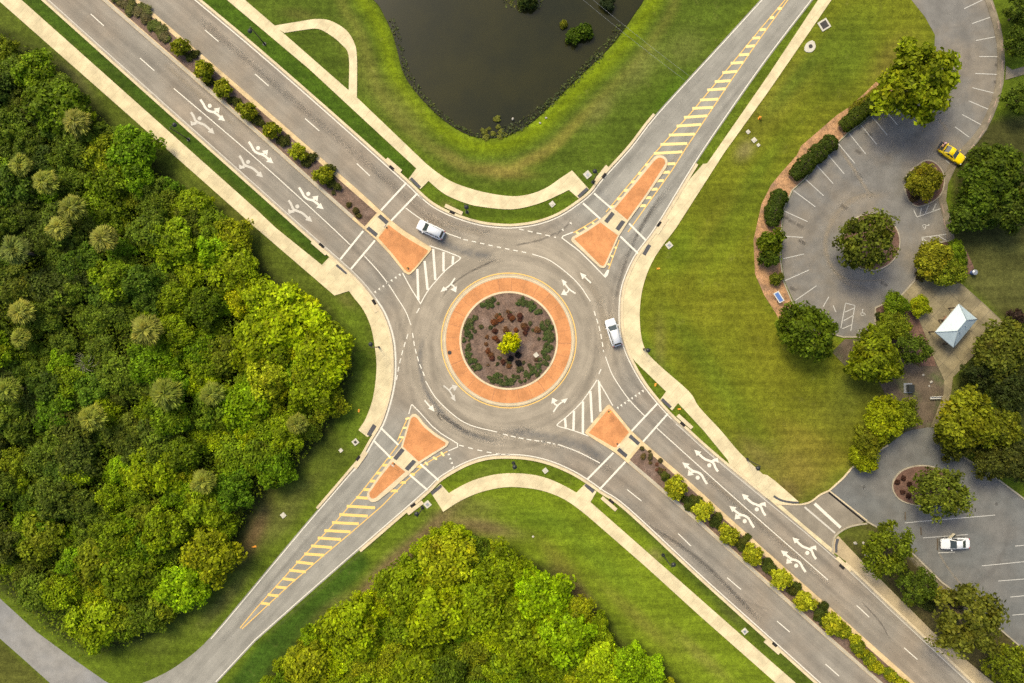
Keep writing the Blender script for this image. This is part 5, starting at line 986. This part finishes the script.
# ------------------------------------------------------------------ vehicles
def car(name, pxc, heading, label, paint, L=4.7, Wd=1.88, Hb=1.0, Ht=1.68, suv=True, glass_roof=False):
    p = W(pxc, .9); rz = math.atan2(-heading[1], heading[0]); root = empty(name, (p.x, p.y, .02), rz, label, 'car')
    hl, hw = L / 2, Wd / 2
    st = [(hl, .60, .70, .45), (hl - .06, .76, .80, .36), (hl - .22, .88, .88, .28), (hl - .6, .96, .94, .24), (hl - 1.2, .985, .98, .22), (.3, 1.0, 1.0, .22), (-.8, 1.0, 1.0, .22), (-hl + .7, .99, .99 if suv else .97, .23), (-hl + .25, .93, .96 if suv else .93, .28), (-hl + .07, .84, .9, .36), (-hl, .72, .80, .46)]
    bm = bmesh.new(); rings = []; n = 20
    for x, wf, zf, zb in st:
        zt = zf * Hb; zc = (zt + zb) / 2; hz = (zt - zb) / 2; ring = []
        for k in range(n):
            a = 2 * math.pi * k / n; e = .42
            ca, sa = math.cos(a), math.sin(a)
            ring.append(bm.verts.new((x, hw * wf * math.copysign(abs(ca) ** e, ca) * (1 - .05 * max(0, sa)), zc + hz * math.copysign(abs(sa) ** e, sa) + (.03 * (1 - abs(ca)) if sa > 0 else 0))))
        rings.append(ring)
    for i in range(len(rings) - 1):
        for k in range(n): bm.faces.new((rings[i][k], rings[i][(k + 1) % n], rings[i + 1][(k + 1) % n], rings[i + 1][k]))
    bm.faces.new(rings[0][::-1]); bm.faces.new(rings[-1])
    bmesh.ops.recalc_face_normals(bm, faces=bm.faces)
    body = obj_bm('body', bm, paint, root, True)
    if suv: xf, xr, xft, xrt = hl - 1.12, -hl + .14, hl - 1.98, -hl + .50
    else: xf, xr, xft, xrt = hl - 1.35, -hl + .70, hl - 2.25, -hl + 1.6
    zb_, zt_ = Hb * .955, Ht; wb, wt = hw * .92, hw * .74
    B = [Vector((xf, wb * .9, zb_)), Vector((xf, -wb * .9, zb_)), Vector((xr, -wb * .9, zb_)), Vector((xr, wb * .9, zb_))]
    T = [Vector((xft, wt * .94, zt_ - .02)), Vector((xft, -wt * .94, zt_ - .02)), Vector((xrt, -wt * .94, zt_ - .03)), Vector((xrt, wt * .94, zt_ - .03))]
    bm = bmesh.new(); vb = [bm.verts.new(v) for v in B]; vt = [bm.verts.new(v) for v in T]
    for i in range(4): bm.faces.new((vb[i], vb[(i + 1) % 4], vt[(i + 1) % 4], vt[i]))
    bm.faces.new(vt); bmesh.ops.recalc_face_normals(bm, faces=bm.faces)
    bmesh.ops.bevel(bm, geom=[e for e in bm.edges if not e.is_boundary], offset=.05, segments=3, affect='EDGES')
    cab = obj_bm('cabin', bm, paint, root, True)
    def pane(nm, i, j, u0, u1, v0, v1, par=root, mat=M['glass']):
        f = lambda u, v: (B[i] * (1 - u) + B[j] * u) * (1 - v) + (T[i] * (1 - u) + T[j] * u) * v
        q = [f(u0, v0), f(u1, v0), f(u1, v1), f(u0, v1)]; nn = (q[1] - q[0]).cross(q[3] - q[0]).normalized()
        mid = sum(q, Vector()) / 4
        if nn.dot(mid - Vector((0, 0, .9))) < 0: nn = -nn
        bm = bmesh.new(); a = [bm.verts.new(v + nn * .012) for v in q]; b = [bm.verts.new(v - nn * .01) for v in q]
        bm.faces.new(a)
        for k in range(4): bm.faces.new((a[k], a[(k + 1) % 4], b[(k + 1) % 4], b[k]))
        bmesh.ops.recalc_face_normals(bm, faces=bm.faces); return obj_bm(nm, bm, mat, par)
    pane('windshield', 0, 1, .04, .96, .02, .95); pane('rear_window', 2, 3, .08, .92, .12, .92)
    for i, j in ((1, 2), (3, 0)):
        cuts = ((.06, .33), (.36, .64), (.67, .95)) if suv else ((.10, .46), (.49, .88))
        for a, b in cuts: pane('side_window', i, j, a, b, .14, .9) if i == 1 else pane('side_window', i, j, 1 - b, 1 - a, .14, .9)
    if suv:
        for s_ in (1, -1): tube('roof_rail', [(xft - .1, s_ * wt * .86, zt_ + .02), (0, s_ * wt * .86, zt_ + .05), (xrt + .1, s_ * wt * .86, zt_ + .01)], .02, M['rim'], root, 6)
    for sx in (hl - .88, -hl + .9):
        for s_ in (1, -1):
            R_ = .36 if suv else .33; e = empty('wheel', (sx, s_ * (hw - .09), R_)); e.parent = root
            bm = bmesh.new(); add_tube(bm, [(0, -.11, 0), (0, -.07, 0), (0, .07, 0), (0, .11, 0)], [R_ * .92, R_, R_, R_ * .92], 24); obj_bm('tyre', bm, M['rubber'], e, False)
            bm = bmesh.new(); add_tube(bm, [(0, -.115, 0), (0, .115, 0)], R_ * .62, 20); obj_bm('rim', bm, M['rim'], e)
    for s_ in (1, -1):
        box('mirror', (xf - .22, s_ * (hw + .08), Hb + .06), (.16, .2, .14), paint, root, 0, .03)
        box('headlight', (hl - .17, s_ * hw * .68, Hb * .74), (.22, .34, .13), M['lampw'], root, -s_ * .35, .03)
        box('tail_light', (-hl + .1, s_ * hw * .74, Hb * .82), (.16, .22, .26 if suv else .14), M['lampr'], root, s_ * .25, .03)
        for x in ((.35, -.65) if suv else (.1, -.85)): box('door_handle', (x, s_ * (hw + .012), Hb * .82), (.18, .03, .03), paint, root, 0, .008)
    box('front_grille', (hl - .01, 0, .55), (.05, .8, .16), M['trim'], root, 0, .01); box('number_plate', (-hl - .008, 0, .62), (.03, .34, .15), M['plate'], root)
    for x in (hl - 1.0,): box('wiper', (xf + .05, .2, Hb * .97 + .02), (.03, .6, .02), M['trim'], root, .1)
    return root, dict(hl=hl, hw=hw, xf=xf, xr=xr, Hb=Hb, Ht=Ht)
car('parked_car' if False else 'sport_utility_car', (430.6, 229.7), (-.905, -.425), 'white sport utility car leaving the roundabout beside the northwest splitter island', M['carwhite'])
car('sport_utility_car', (613.7, 332.5), (-.30, -.955), 'white sport utility car circling on the east side of the roundabout', M['carwhite'], L=4.65)
wc, g = car('sedan', (956, 544), (-1, .03), 'white sedan with a front door open in the south car park', M['carwhite'], L=4.75, Wd=1.84, Hb=.92, Ht=1.42, suv=False)
dr = empty('open_door', (g['xf'] - .15, -g['hw'] * .98, 0)); dr.parent = wc; dr.rotation_euler = (0, 0, math.radians(42))
box('door_panel', (-.55, -.03, .62), (1.1, .09, .6), mottled('cream door lining', (.62, .54, .38), .05), dr, 0, .03); box('door_window', (-.6, -.03, 1.1), (.8, .03, .34), M['glass'], dr, 0, .01); box('door_handle', (-.95, -.09, .75), (.16, .03, .03), M['carwhite'], dr)
box('door_opening', (g['xf'] - .72, -g['hw'] * .93, .98), (1.0, .12, .10), M['trim'], wc, 0, .02)
yc, g = car('coupe', (952.8, 153.2), (.83, .56), 'bright yellow coupe with its boot open at the edge of the north car park', M['caryellow'], L=4.55, Wd=1.82, Hb=.92, Ht=1.38, suv=False)
box('boot_recess', (-g['hl'] + .34, 0, .90), (.56, 1.36, .10), M['trim'], yc, 0, .02)
bl = box('boot_lid', (0, 0, .26), (.07, 1.36, .56), M['caryellow'], yc, 0, .02); bl.location = (-g['hl'] + .70, 0, .98); bl.rotation_euler = (0, math.radians(-12), 0)
box('boot_shelf', (-g['hl'] - .10, 0, .80), (.55, 1.30, .06), M['trim'], yc, 0, .02)
def bag(pxc, rz, mat, label):
    p = W(pxc, 1.0); e = empty('bag', (p.x, p.y, .955), rz, label, 'bag')
    bm = bmesh.new(); add_box(bm, (0, 0, .13), (.42, .3, .26), 0, .09); obj_bm('bag_body', bm, mat, e, True); tube('strap', [(-.1, 0, .24), (-.07, .0, .34), (.07, 0, .34), (.1, 0, .24)], .015, M['dark'], e, 6)
bag((945.2, 143.4), .4, M['pink'], 'pale pink bag lying in the open boot of the yellow coupe'); bag((942.6, 145.6), 1.0, M['peach'], 'peach coloured bag lying in the open boot of the yellow coupe')

# ------------------------------------------------------------------ pavilion
def pavilion():
    cn = [W(p, 2.9) for p in ((960.3, 304), (977, 319), (954.5, 348.5), (935, 331.4))]
    c = sum(cn, Vector((0, 0))) / 4; u = ((cn[0] - cn[3]) + (cn[1] - cn[2])) / 2; v = ((cn[1] - cn[0]) + (cn[2] - cn[3])) / 2
    rz = math.atan2(u.y, u.x); lu, lv = u.length / 2, v.length / 2
    root = empty('pavilion', (c.x, c.y, .08), rz, 'open picnic pavilion with a pale blue hipped metal roof on the plaza', 'pavilion')
    rl = lu - lv * .95; ze, zr = 2.75, 4.15
    e = [Vector((lu, lv, ze)), Vector((lu, -lv, ze)), Vector((-lu, -lv, ze)), Vector((-lu, lv, ze))]; r = [Vector((rl, 0, zr)), Vector((-rl, 0, zr))]
    def slope(pts, k=1):
        bm = bmesh.new(); a = [bm.verts.new(p) for p in pts]; b = [bm.verts.new(p - Vector((0, 0, .08))) for p in pts]; bm.faces.new(a); bm.faces.new(b[::-1])
        for i in range(len(pts)): bm.faces.new((a[i], b[i], b[(i + 1) % len(pts)], a[(i + 1) % len(pts)]))
        # standing seams run down the slope
        d = (pts[-1] - pts[0]); nn = (pts[1] - pts[0]).cross(pts[-1] - pts[0]).normalized()
        bmesh.ops.recalc_face_normals(bm, faces=bm.faces); return obj_bm('roof_slope', bm, M['roofm'], root)
    slope([e[3], e[0], r[0], r[1]]); slope([e[0], e[1], r[0]]); slope([e[1], e[2], r[1], r[0]]); slope([e[2], e[3], r[1]])
    for a, b in ((e[0], r[0]), (e[1], r[0]), (e[2], r[1]), (e[3], r[1]), (r[0], r[1])): tube('ridge_cap', [a + Vector((0, 0, .01)), b + Vector((0, 0, .02))], .055, M['ridge'], root, 6)
    for x in (-.9, .5):
        bm = bmesh.new(); add_tube(bm, [(x, -lv * .35, zr - .75), (x, -lv * .35, zr - .2)], .09, 10); obj_bm('roof_vent', bm, M['ridge'], root)
    for sx in (-1, 0, 1):
        for sy in (-1, 1): box('post', (sx * (lu - .45), sy * (lv - .4), 1.35), (.16, .16, 2.7), M['brown'], root, 0, .01)
    for s_ in (-1, 1):
        box('fascia', (0, s_ * (lv - .03), ze - .14), (2 * lu - .04, .05, .16), M['post'], root); box('fascia', (s_ * (lu - .03), 0, ze - .14), (.05, 2 * lv - .14, .16), M['post'], root)
    return c, rz
pc, prz = pavilion()
def picnic(p, rz, lb):
    e = empty('picnic_table', (p.x, p.y, .085), rz, lb, 'table', 'picnic tables under the pavilion'); box('tabletop', (0, 0, .75), (1.8, .75, .06), M['wood'], e, 0, .01)
    for s_ in (-1, 1):
        box('bench_seat', (0, s_ * .68, .45), (1.8, .28, .05), M['wood'], e, 0, .01); box('leg_frame', (s_ * .65, 0, .40), (.08, 1.5, .07), M['steel'], e)
        box('leg', (s_ * .65, .3, .36), (.07, .07, .72), M['steel'], e); box('leg', (s_ * .65, -.3, .36), (.07, .07, .72), M['steel'], e)
ax = Vector((math.cos(prz), math.sin(prz)))
picnic(pc + Vector((.9, -.6)), prz, 'dark wooden picnic table in the shade under the pavilion roof')
pl = W((942.5, 318.5)); e = empty('bench', (pl.x, pl.y, .085), prz, 'small brown bench against the upper left eave of the pavilion', 'bench')
box('seat', (0, 0, .45), (1.0, .4, .05), M['wood'], e, 0, .01); box('backrest', (0, -.2, .72), (1.0, .05, .35), M['wood'], e, 0, .01)
for s_ in (-1, 1): box('leg', (s_ * .4, 0, .22), (.06, .36, .43), M['steel'], e)

# ------------------------------------------------------------------ street furniture
def lamp(base, head, lb):
    b = W(base); k = 6.3; h = W(head, k); e = empty('street_lamp', (b.x, b.y, 0), 0, lb, 'street lamp', 'dark street lamps around the roundabout'); d = Vector((h.x - b.x, h.y - b.y))
    if d.length > 1.3: d = d.normalized() * 1.3
    if d.length < .5: d = (d.normalized() if d.length > .01 else Vector((1, 0))) * .5
    bm = bmesh.new(); add_tube(bm, [(0, 0, 0), (0, 0, .5), (0, 0, .55), (0, 0, 6.2)], [.17, .15, .10, .065], 10); obj_bm('pole', bm, M['dark'], e, False)
    bm = bmesh.new(); add_tube(bm, [(0, 0, 0.0), (0, 0, .07)], .30, 14); obj_bm('base_plate', bm, M['dark'], e)
    tube('arm', [(0, 0, 6.0), (d.x * .4, d.y * .4, 6.3), (d.x, d.y, 6.32)], .045, M['dark'], e)
    bm = bmesh.new(); add_tube(bm, [(d.x, d.y, 6.05), (d.x, d.y, 6.15), (d.x, d.y, 6.3), (d.x, d.y, 6.42)], [.36, .38, .27, .06], 16); hd = obj_bm('lamp_head', bm, M['dark'], e, False)
    bm = bmesh.new(); add_tube(bm, [(d.x, d.y, 5.98), (d.x, d.y, 6.05)], [.22, .3], 14); obj_bm('lens', bm, M['lampw'], hd)
for a in [((188.5, 139.5), (174, 124.5), 'dark street lamp on the verge beside the west sidewalk and hooked arrows'), ((264.5, 44), (249.5, 30.5), 'dark street lamp on the verge near the looping path'), ((379, 347), (371, 346.5), 'dark street lamp on the grass west of the curved sidewalk'), ((467, 212), (465.3, 205.5), 'dark street lamp on the narrow verge north of the roundabout'), ((593, 182), (597.5, 172.5), 'dark street lamp beside the utility box near the northeast crosswalk'), ((643.5, 349), (651, 349.5), 'dark street lamp on the lawn east of the roundabout'), ((747, 459.5), (758.5, 468.5), 'dark street lamp on the lawn above the driveway'), ((513.5, 463), (514, 469), 'dark street lamp on the grass strip south of the roundabout'), ((663, 555), (673.5, 565.5), 'dark street lamp on the verge along the southeast sidewalk'), ((422.5, 507.5), (416.5, 514.5), 'dark street lamp beside the utility pad by the southwest crosswalk')]: lamp(*a)
def drain(px, ang, lb, w=.95):
    p = W(px); e = empty('storm_drain', (p.x, p.y, 0), math.radians(-ang), lb, 'storm drain', 'kerb storm drains around the roundabout')
    box('inlet_slab', (0, .62, .08), (3.2, .62, .16), M['kerb'], e, 0, .02)
    box('opening', (0, .05, .085), (w, .46, .13), M['hole'], e, 0, .01)
    bm = bmesh.new()
    for k in range(5): add_box(bm, (-w / 2 + w * (k + .5) / 5, .05, .156), (.05, .44, .02))
    obj_bm('grate', bm, M['iron'], e)
for a in [((391.5, 168.2), 41, 'storm drain in the kerb just above the northwest crosswalk'), ((452.2, 213), 25, 'storm drain in the kerb beyond the white car leaving the roundabout'), ((321.8, 245.2), 221, 'storm drain in the kerb below the hooked arrows of the northwest approach'), ((374.6, 302), 237, 'storm drain where the western sidewalk starts to curve'), ((358, 458), 126, 'storm drain on the west kerb just below the southwest crosswalk'), ((413, 504.8), -38 + 180, 'storm drain on the east kerb of the southwest street'), ((604.3, 176), -52, 'storm drain beside the utility box of the northeast street'), ((658.8, 224), 124, 'storm drain on the east kerb by the northeast crosswalk'), ((682.3, 424.4), 42, 'storm drain just below the southeast crosswalk ramp'), ((611.4, 500.8), 221, 'storm drain on the south kerb by the southeast crosswalk'), ((841.4, 566.8), 42, 'storm drain by the tree row below the driveway'), ((774.5, 644), 221, 'storm drain at the lower border of the southeast carriageway')]: drain(*a)
# small things in the grass
def pad(px, s, lb, lid=None, rz=.7, h=.12):
    p = W(px); e = empty('utility_pad', (p.x, p.y, 0), rz, lb, 'utility cover', 'pale concrete utility covers in the grass')
    box('slab', (0, 0, h / 2), (s, s, h), M['pad'], e, 0, .02)
    if lid: box('lid', (0, 0, h + .02), (s * .45, s * .45, .05), M[lid], e, 0, .01)
for a in [((355.5, 442), .95, 'square concrete cover with an open centre beside the southwest sidewalk end', 'iron'), ((341, 450.3), .6, 'small pale cover in the grass left of the open-centred one'), ((669, 245.3), 1.0, 'pale cover on the lawn edge by the northeast tactile pad', 'steel'), ((587.5, 174.8), 1.1, 'pale cover at the end of the north sidewalk', 'steel'), ((552.2, 204.2), .85, 'pale cover on the verge north of the roundabout', 'pad'), ((283.4, 515.2), .8, 'pale cover in the grass east of the western woods'), ((427.5, 504.3), 1.05, 'pale cover beside the southwest crosswalk lamp', 'steel'), ((545.3, 470.6), .8, 'pale cover on the grass strip south of the roundabout', 'pad'), ((744.6, 631.2), .9, 'pale cover on the verge near the lower border', 'steel'), ((533, 476.5 + 60), .3, 'tiny pale cover on the south lawn'), ((748, 132), .6, 'round-edged cover nearest the northeast sidewalk', 'pad'), ((754, 140.2), .75, 'largest pale cover of the three on the northeast lawn', 'pad'), ((758.2, 145.2), .5, 'lowest pale cover of the three on the northeast lawn')]: pad(*a)
p = W((824, 25)); e = empty('drain_inlet', (p.x, p.y, 0), .55, 'square lawn drain with dark grate in a pale frame', 'drain'); box('frame', (0, 0, .07), (1.7, 1.7, .14), M['pad'], e, 0, .02); box('grate', (0, 0, .13), (1.15, 1.15, .06), M['iron'], e)
p = W((810, 47)); e = empty('manhole', (p.x, p.y, 0), .9, 'irregular pale slab with an oval dark manhole on the lawn', 'manhole')
bm = bmesh.new(); add_poly(bm, [Vector((1.1 * math.cos(a) * (1 + .1 * math.sin(3 * a)), .85 * math.sin(a))) for a in [i * .524 for i in range(12)]], .1, .1); obj_bm('slab', bm, M['pad'], e); bm = bmesh.new(); add_tube(bm, [(0.1, 0, .09), (0.1, 0, .13)], .33, 16); obj_bm('lid', bm, M['iron'], e)
p = W((759, 118.5)); e = empty('fire_hydrant', (p.x, p.y, 0), .4, 'small orange-yellow fire hydrant in the lawn by the northeast sidewalk', 'hydrant'); bm = bmesh.new(); add_tube(bm, [(0, 0, 0), (0, 0, .06), (0, 0, .08), (0, 0, .6), (0, 0, .7), (0, 0, .8)], [.2, .2, .13, .13, .15, .04], 12); obj_bm('barrel', bm, M['orange'], e)
for s_ in (-1, 1): bm = bmesh.new(); add_tube(bm, [(0, s_ * .1, .45), (0, s_ * .26, .45)], .07, 10); obj_bm('outlet', bm, M['orange'], e)
bm = bmesh.new(); add_tube(bm, [(.1, 0, .4), (.3, 0, .4)], .09, 10); obj_bm('outlet', bm, M['orange'], e)
for px, lb in [((658, 268.5), 'orange marker flag on the lawn edge by the eastern sidewalk'), ((359, 410.5), 'orange marker flag on the grass beside the western sidewalk'), ((655.5, 384.5), 'orange marker flag in the small grass wedge by the southeast ramp'), ((679, 409), 'orange marker flag in the second grass wedge by the southeast ramp'), ((254.5, 546.5), 'orange marker flag at the edge of the western woods')]:
    p = W(px); e = empty('marker_flag', (p.x, p.y, 0), random.uniform(0, 3), lb, 'flag', 'orange utility marker flags'); tube('stake', [(0, 0, 0), (0, 0, .5)], .012, M['steel'], e, 5); box('pennant', (.16, 0, .42), (.34, .02, .18), M['orange'], e); 
    bm = bmesh.new(); add_box(bm, (-.05, 0, .02), (.5, .26, .03), .5); obj_bm('paint_patch', bm, M['orange'], e)
p = W((908, 388)); e = empty('utility_cabinet', (p.x, p.y, .03), .02, 'dark square cabinet on a pale base on the bare soil', 'cabinet'); box('base', (-.08, 0, .08), (1.4, 1.65, .16), M['steel'], e, 0, .02); box('cabinet', (.06, 0, .55), (.95, 1.2, .85), M['dark'], e, 0, .03); box('door', (.06, -.61, .55), (.8, .03, .7), M['trim'], e)
p = W((934, 397.6)); e = empty('bench', (p.x, p.y, .03), .04, 'long pale bench on the bare soil left of the path', 'bench'); box('seat', (0, 0, .45), (1.75, .42, .07), M['post'], e, 0, .02); box('backrest', (0, .22, .72), (1.75, .05, .3), M['post'], e, 0, .02)
for s_ in (-1, 1): box('leg', (s_ * .7, 0, .21), (.1, .36, .42), M['steel'], e)
p = W((776.5, 297.5)); e = empty('information_board', (p.x, p.y, .05), -1.0, 'tilted white-framed notice board with a blue panel on the straw bed', 'notice board'); o = empty('board', (0, 0, 1.0)); o.parent = e; o.rotation_euler = (math.radians(35), 0, 0); box('frame', (0, 0, 0), (1.9, .95, .06), M['post'], o, 0, .02); box('panel', (0, 0, .036), (1.6, .62, .012), M['blue'], o)
for s_ in (-1, 1): tube('post', [(s_ * .7, .1, 0), (s_ * .7, .0, 1.0)], .05, M['post'], e)
p = W((971.6, 272.8)); e = empty('litter_bin', (p.x, p.y, 0), 0, 'small blue litter bin at the edge of the bed above the plaza', 'litter bin'); bm = bmesh.new(); add_tube(bm, [(0, 0, 0), (0, 0, .85), (0, 0, .9)], [.34, .42, .44], 16); obj_bm('bin', bm, M['blue'], e); bm = bmesh.new(); add_tube(bm, [(0, 0, .905), (0, 0, 1.0)], [.45, .25], 16); obj_bm('lid', bm, M['steel'], e)
# boulders and pale stones
rock = mottled('pale stone', (.34, .31, .26), .25, 2, 8, .2)
def stone(px, r, lb):
    p = W(px); bm = bmesh.new(); bmesh.ops.create_icosphere(bm, subdivisions=2, radius=1)
    for v in bm.verts: v.co *= random.uniform(.85, 1.12)
    for v in bm.verts: v.co = Vector((v.co.x * r, v.co.y * r * .75, v.co.z * r * .5 + r * .2))
    o = obj_bm('boulder', bm, rock, None); o.location = (p.x, p.y, .02); o.rotation_euler = (0, 0, random.uniform(0, 6)); tag(o, lb, 'stone', 'pale stones on the grass and soil')
for px, r, lb in [((931, 382), .3, 'pale stone on the bare soil, right of the dark cabinet'), ((923, 375), .25, 'pale stone on the bare soil nearest the dark tree'), ((929, 386), .22, 'smallest pale stone on the bare soil'), ((855, 543), .35, 'upper pale stone in the grass below the driveway'), ((863.5, 543), .3, 'right hand pale stone in the grass below the driveway'), ((866, 555), .45, 'larger pale stone beside the driveway tree'), ((512.8, 119), .25, 'white stone at the tip of the pond'), ((546, 118), .2, 'white stone on the pond bank'), ((540, 123), .2, 'second white stone on the pond bank'), ((356.5, 213.5), .18, 'pale stone on the mulch near the northwest crosswalk')]: stone(px, r, lb)
# traffic signs on the islands: panels seen edge on from above
def sign(px, rz, lb, mat='signy', h=1.3, z0=.15):
    p = W(px); e = empty('traffic_sign', (p.x, p.y, z0), rz, lb, 'traffic sign', 'small traffic signs on the islands'); tube('post', [(0, 0, 0), (0, 0, h + .6)], .03, M['steel'], e, 8); box('panel', (.045, 0, h + .3), (.02, .6, .6), M[mat], e, 0, .008)
    bm = bmesh.new(); add_tube(bm, [(0, 0, 0), (0, 0, .05)], .16, 10); obj_bm('base', bm, M['bark'], e)
for a in [((386.8, 227.6), -.7, 'traffic sign at the top of the northwest brick splitter', 'sign'), ((408.4, 268.6), -1.0, 'traffic sign at the tip of the northwest brick splitter'), ((608.6, 411.6), 2.2, 'traffic sign at the tip of the southeast brick splitter'), ((617.2, 443.8), 2.4, 'traffic sign at the lower end of the southeast brick splitter', 'sign'), ((394.3, 463.8), .9, 'traffic sign at the top of the lower southwest brick splitter', 'sign')]: sign(*a)
bm = bmesh.new(); add_tube(bm, [(0, 0, 0), (0, 0, .06)], .33, 14); o = obj_bm('manhole_cover', bm, M['iron'], None); pp = W((449.7, 352.6)); o.location = (pp.x, pp.y, Z_KERB + .01); tag(o, 'round dark cover in the brick ring of the roundabout island', 'manhole cover')
# wheel stops of the parking stalls
ws = [zoomed(900, 0, 4.556, [a, b]) for a, b in [((412, 10), (428, 50)), ((443, 95), (450, 135)), ((463, 185), (463, 235)), ((465, 275), (463, 325)), ((458, 365), (455, 405)), ((440, 450), (425, 490)), ((413, 525), (400, 560)), ((380, 595), (358, 630)), ((335, 660), (318, 683))]] + [[(974.2, 145.5), (967.8, 152.2)], [(857.6, 331), (868.2, 332.2)], [(941, 204), (944, 214)], [(943, 218), (946, 230)]]
stopm = mottled('faded pink concrete', (.30, .22, .17), .15, 2); 
for k, (a, b) in enumerate(ws):
    A, B = W(a), W(b); c = (A + B) / 2; d = B - A; nm = ['first', 'second', 'third', 'fourth', 'fifth', 'sixth', 'seventh', 'eighth', 'ninth']
    lb = f'{nm[k]} wheel stop from the top along the curved east kerb of the car park' if k < 9 else ['wheel stop in front of the yellow coupe', 'white wheel stop by the ladder markings at the foot of the car park', 'upper wheel stop of the accessible stall', 'lower wheel stop of the accessible stall'][k - 9]
    bm = bmesh.new(); add_box(bm, (0, 0, .06), (min(d.length, 1.8), .17, .12), 0, .03); o = obj_bm('wheel_stop', bm, M['post'] if k == 10 else stopm, None); o.location = (c.x, c.y, .02); o.rotation_euler = (0, 0, math.atan2(d.y, d.x)); tag(o, lb, 'wheel stop', 'wheel stops of the car parks')
for k, (a, b) in enumerate([((905, 512), (905, 520)), ((920.5, 527), (921, 535)), ((937.2, 538.5), (937.2, 550))]):
    A, B = W(a), W(b); c = (A + B) / 2; d = B - A; bm = bmesh.new(); add_box(bm, (0, 0, .06), (d.length, .17, .12), 0, .03); o = obj_bm('wheel_stop', bm, M['bark'], None); o.location = (c.x, c.y, .025); o.rotation_euler = (0, 0, math.atan2(d.y, d.x)); tag(o, ['brown wheel stop nearest the oval island', 'brown wheel stop between the other two of the south car park', 'brown wheel stop in front of the white sedan'][k], 'wheel stop', 'wheel stops of the car parks')
# overhead wires crossing the corner of the pond
for k, (a, b) in enumerate([((560, -24), (690, 84)), ((570, -24), (700, 84))]):
    A, B = W(a, 9), W(b, 9); dv = (B - A); A2, B2 = A - dv * .6, B + dv * 0.0
    pts = [(A2.x + (B2.x - A2.x) * t, A2.y + (B2.y - A2.y) * t, 9 - 1.2 * 4 * t * (1 - t)) for t in [i / 16 for i in range(17)]]
    o = tube('overhead_wire', pts, .011, M['steel'], None, 6); tag(o, ['left hand thin wire crossing above the pond corner', 'right hand thin wire crossing above the pond corner'][k], 'wire')
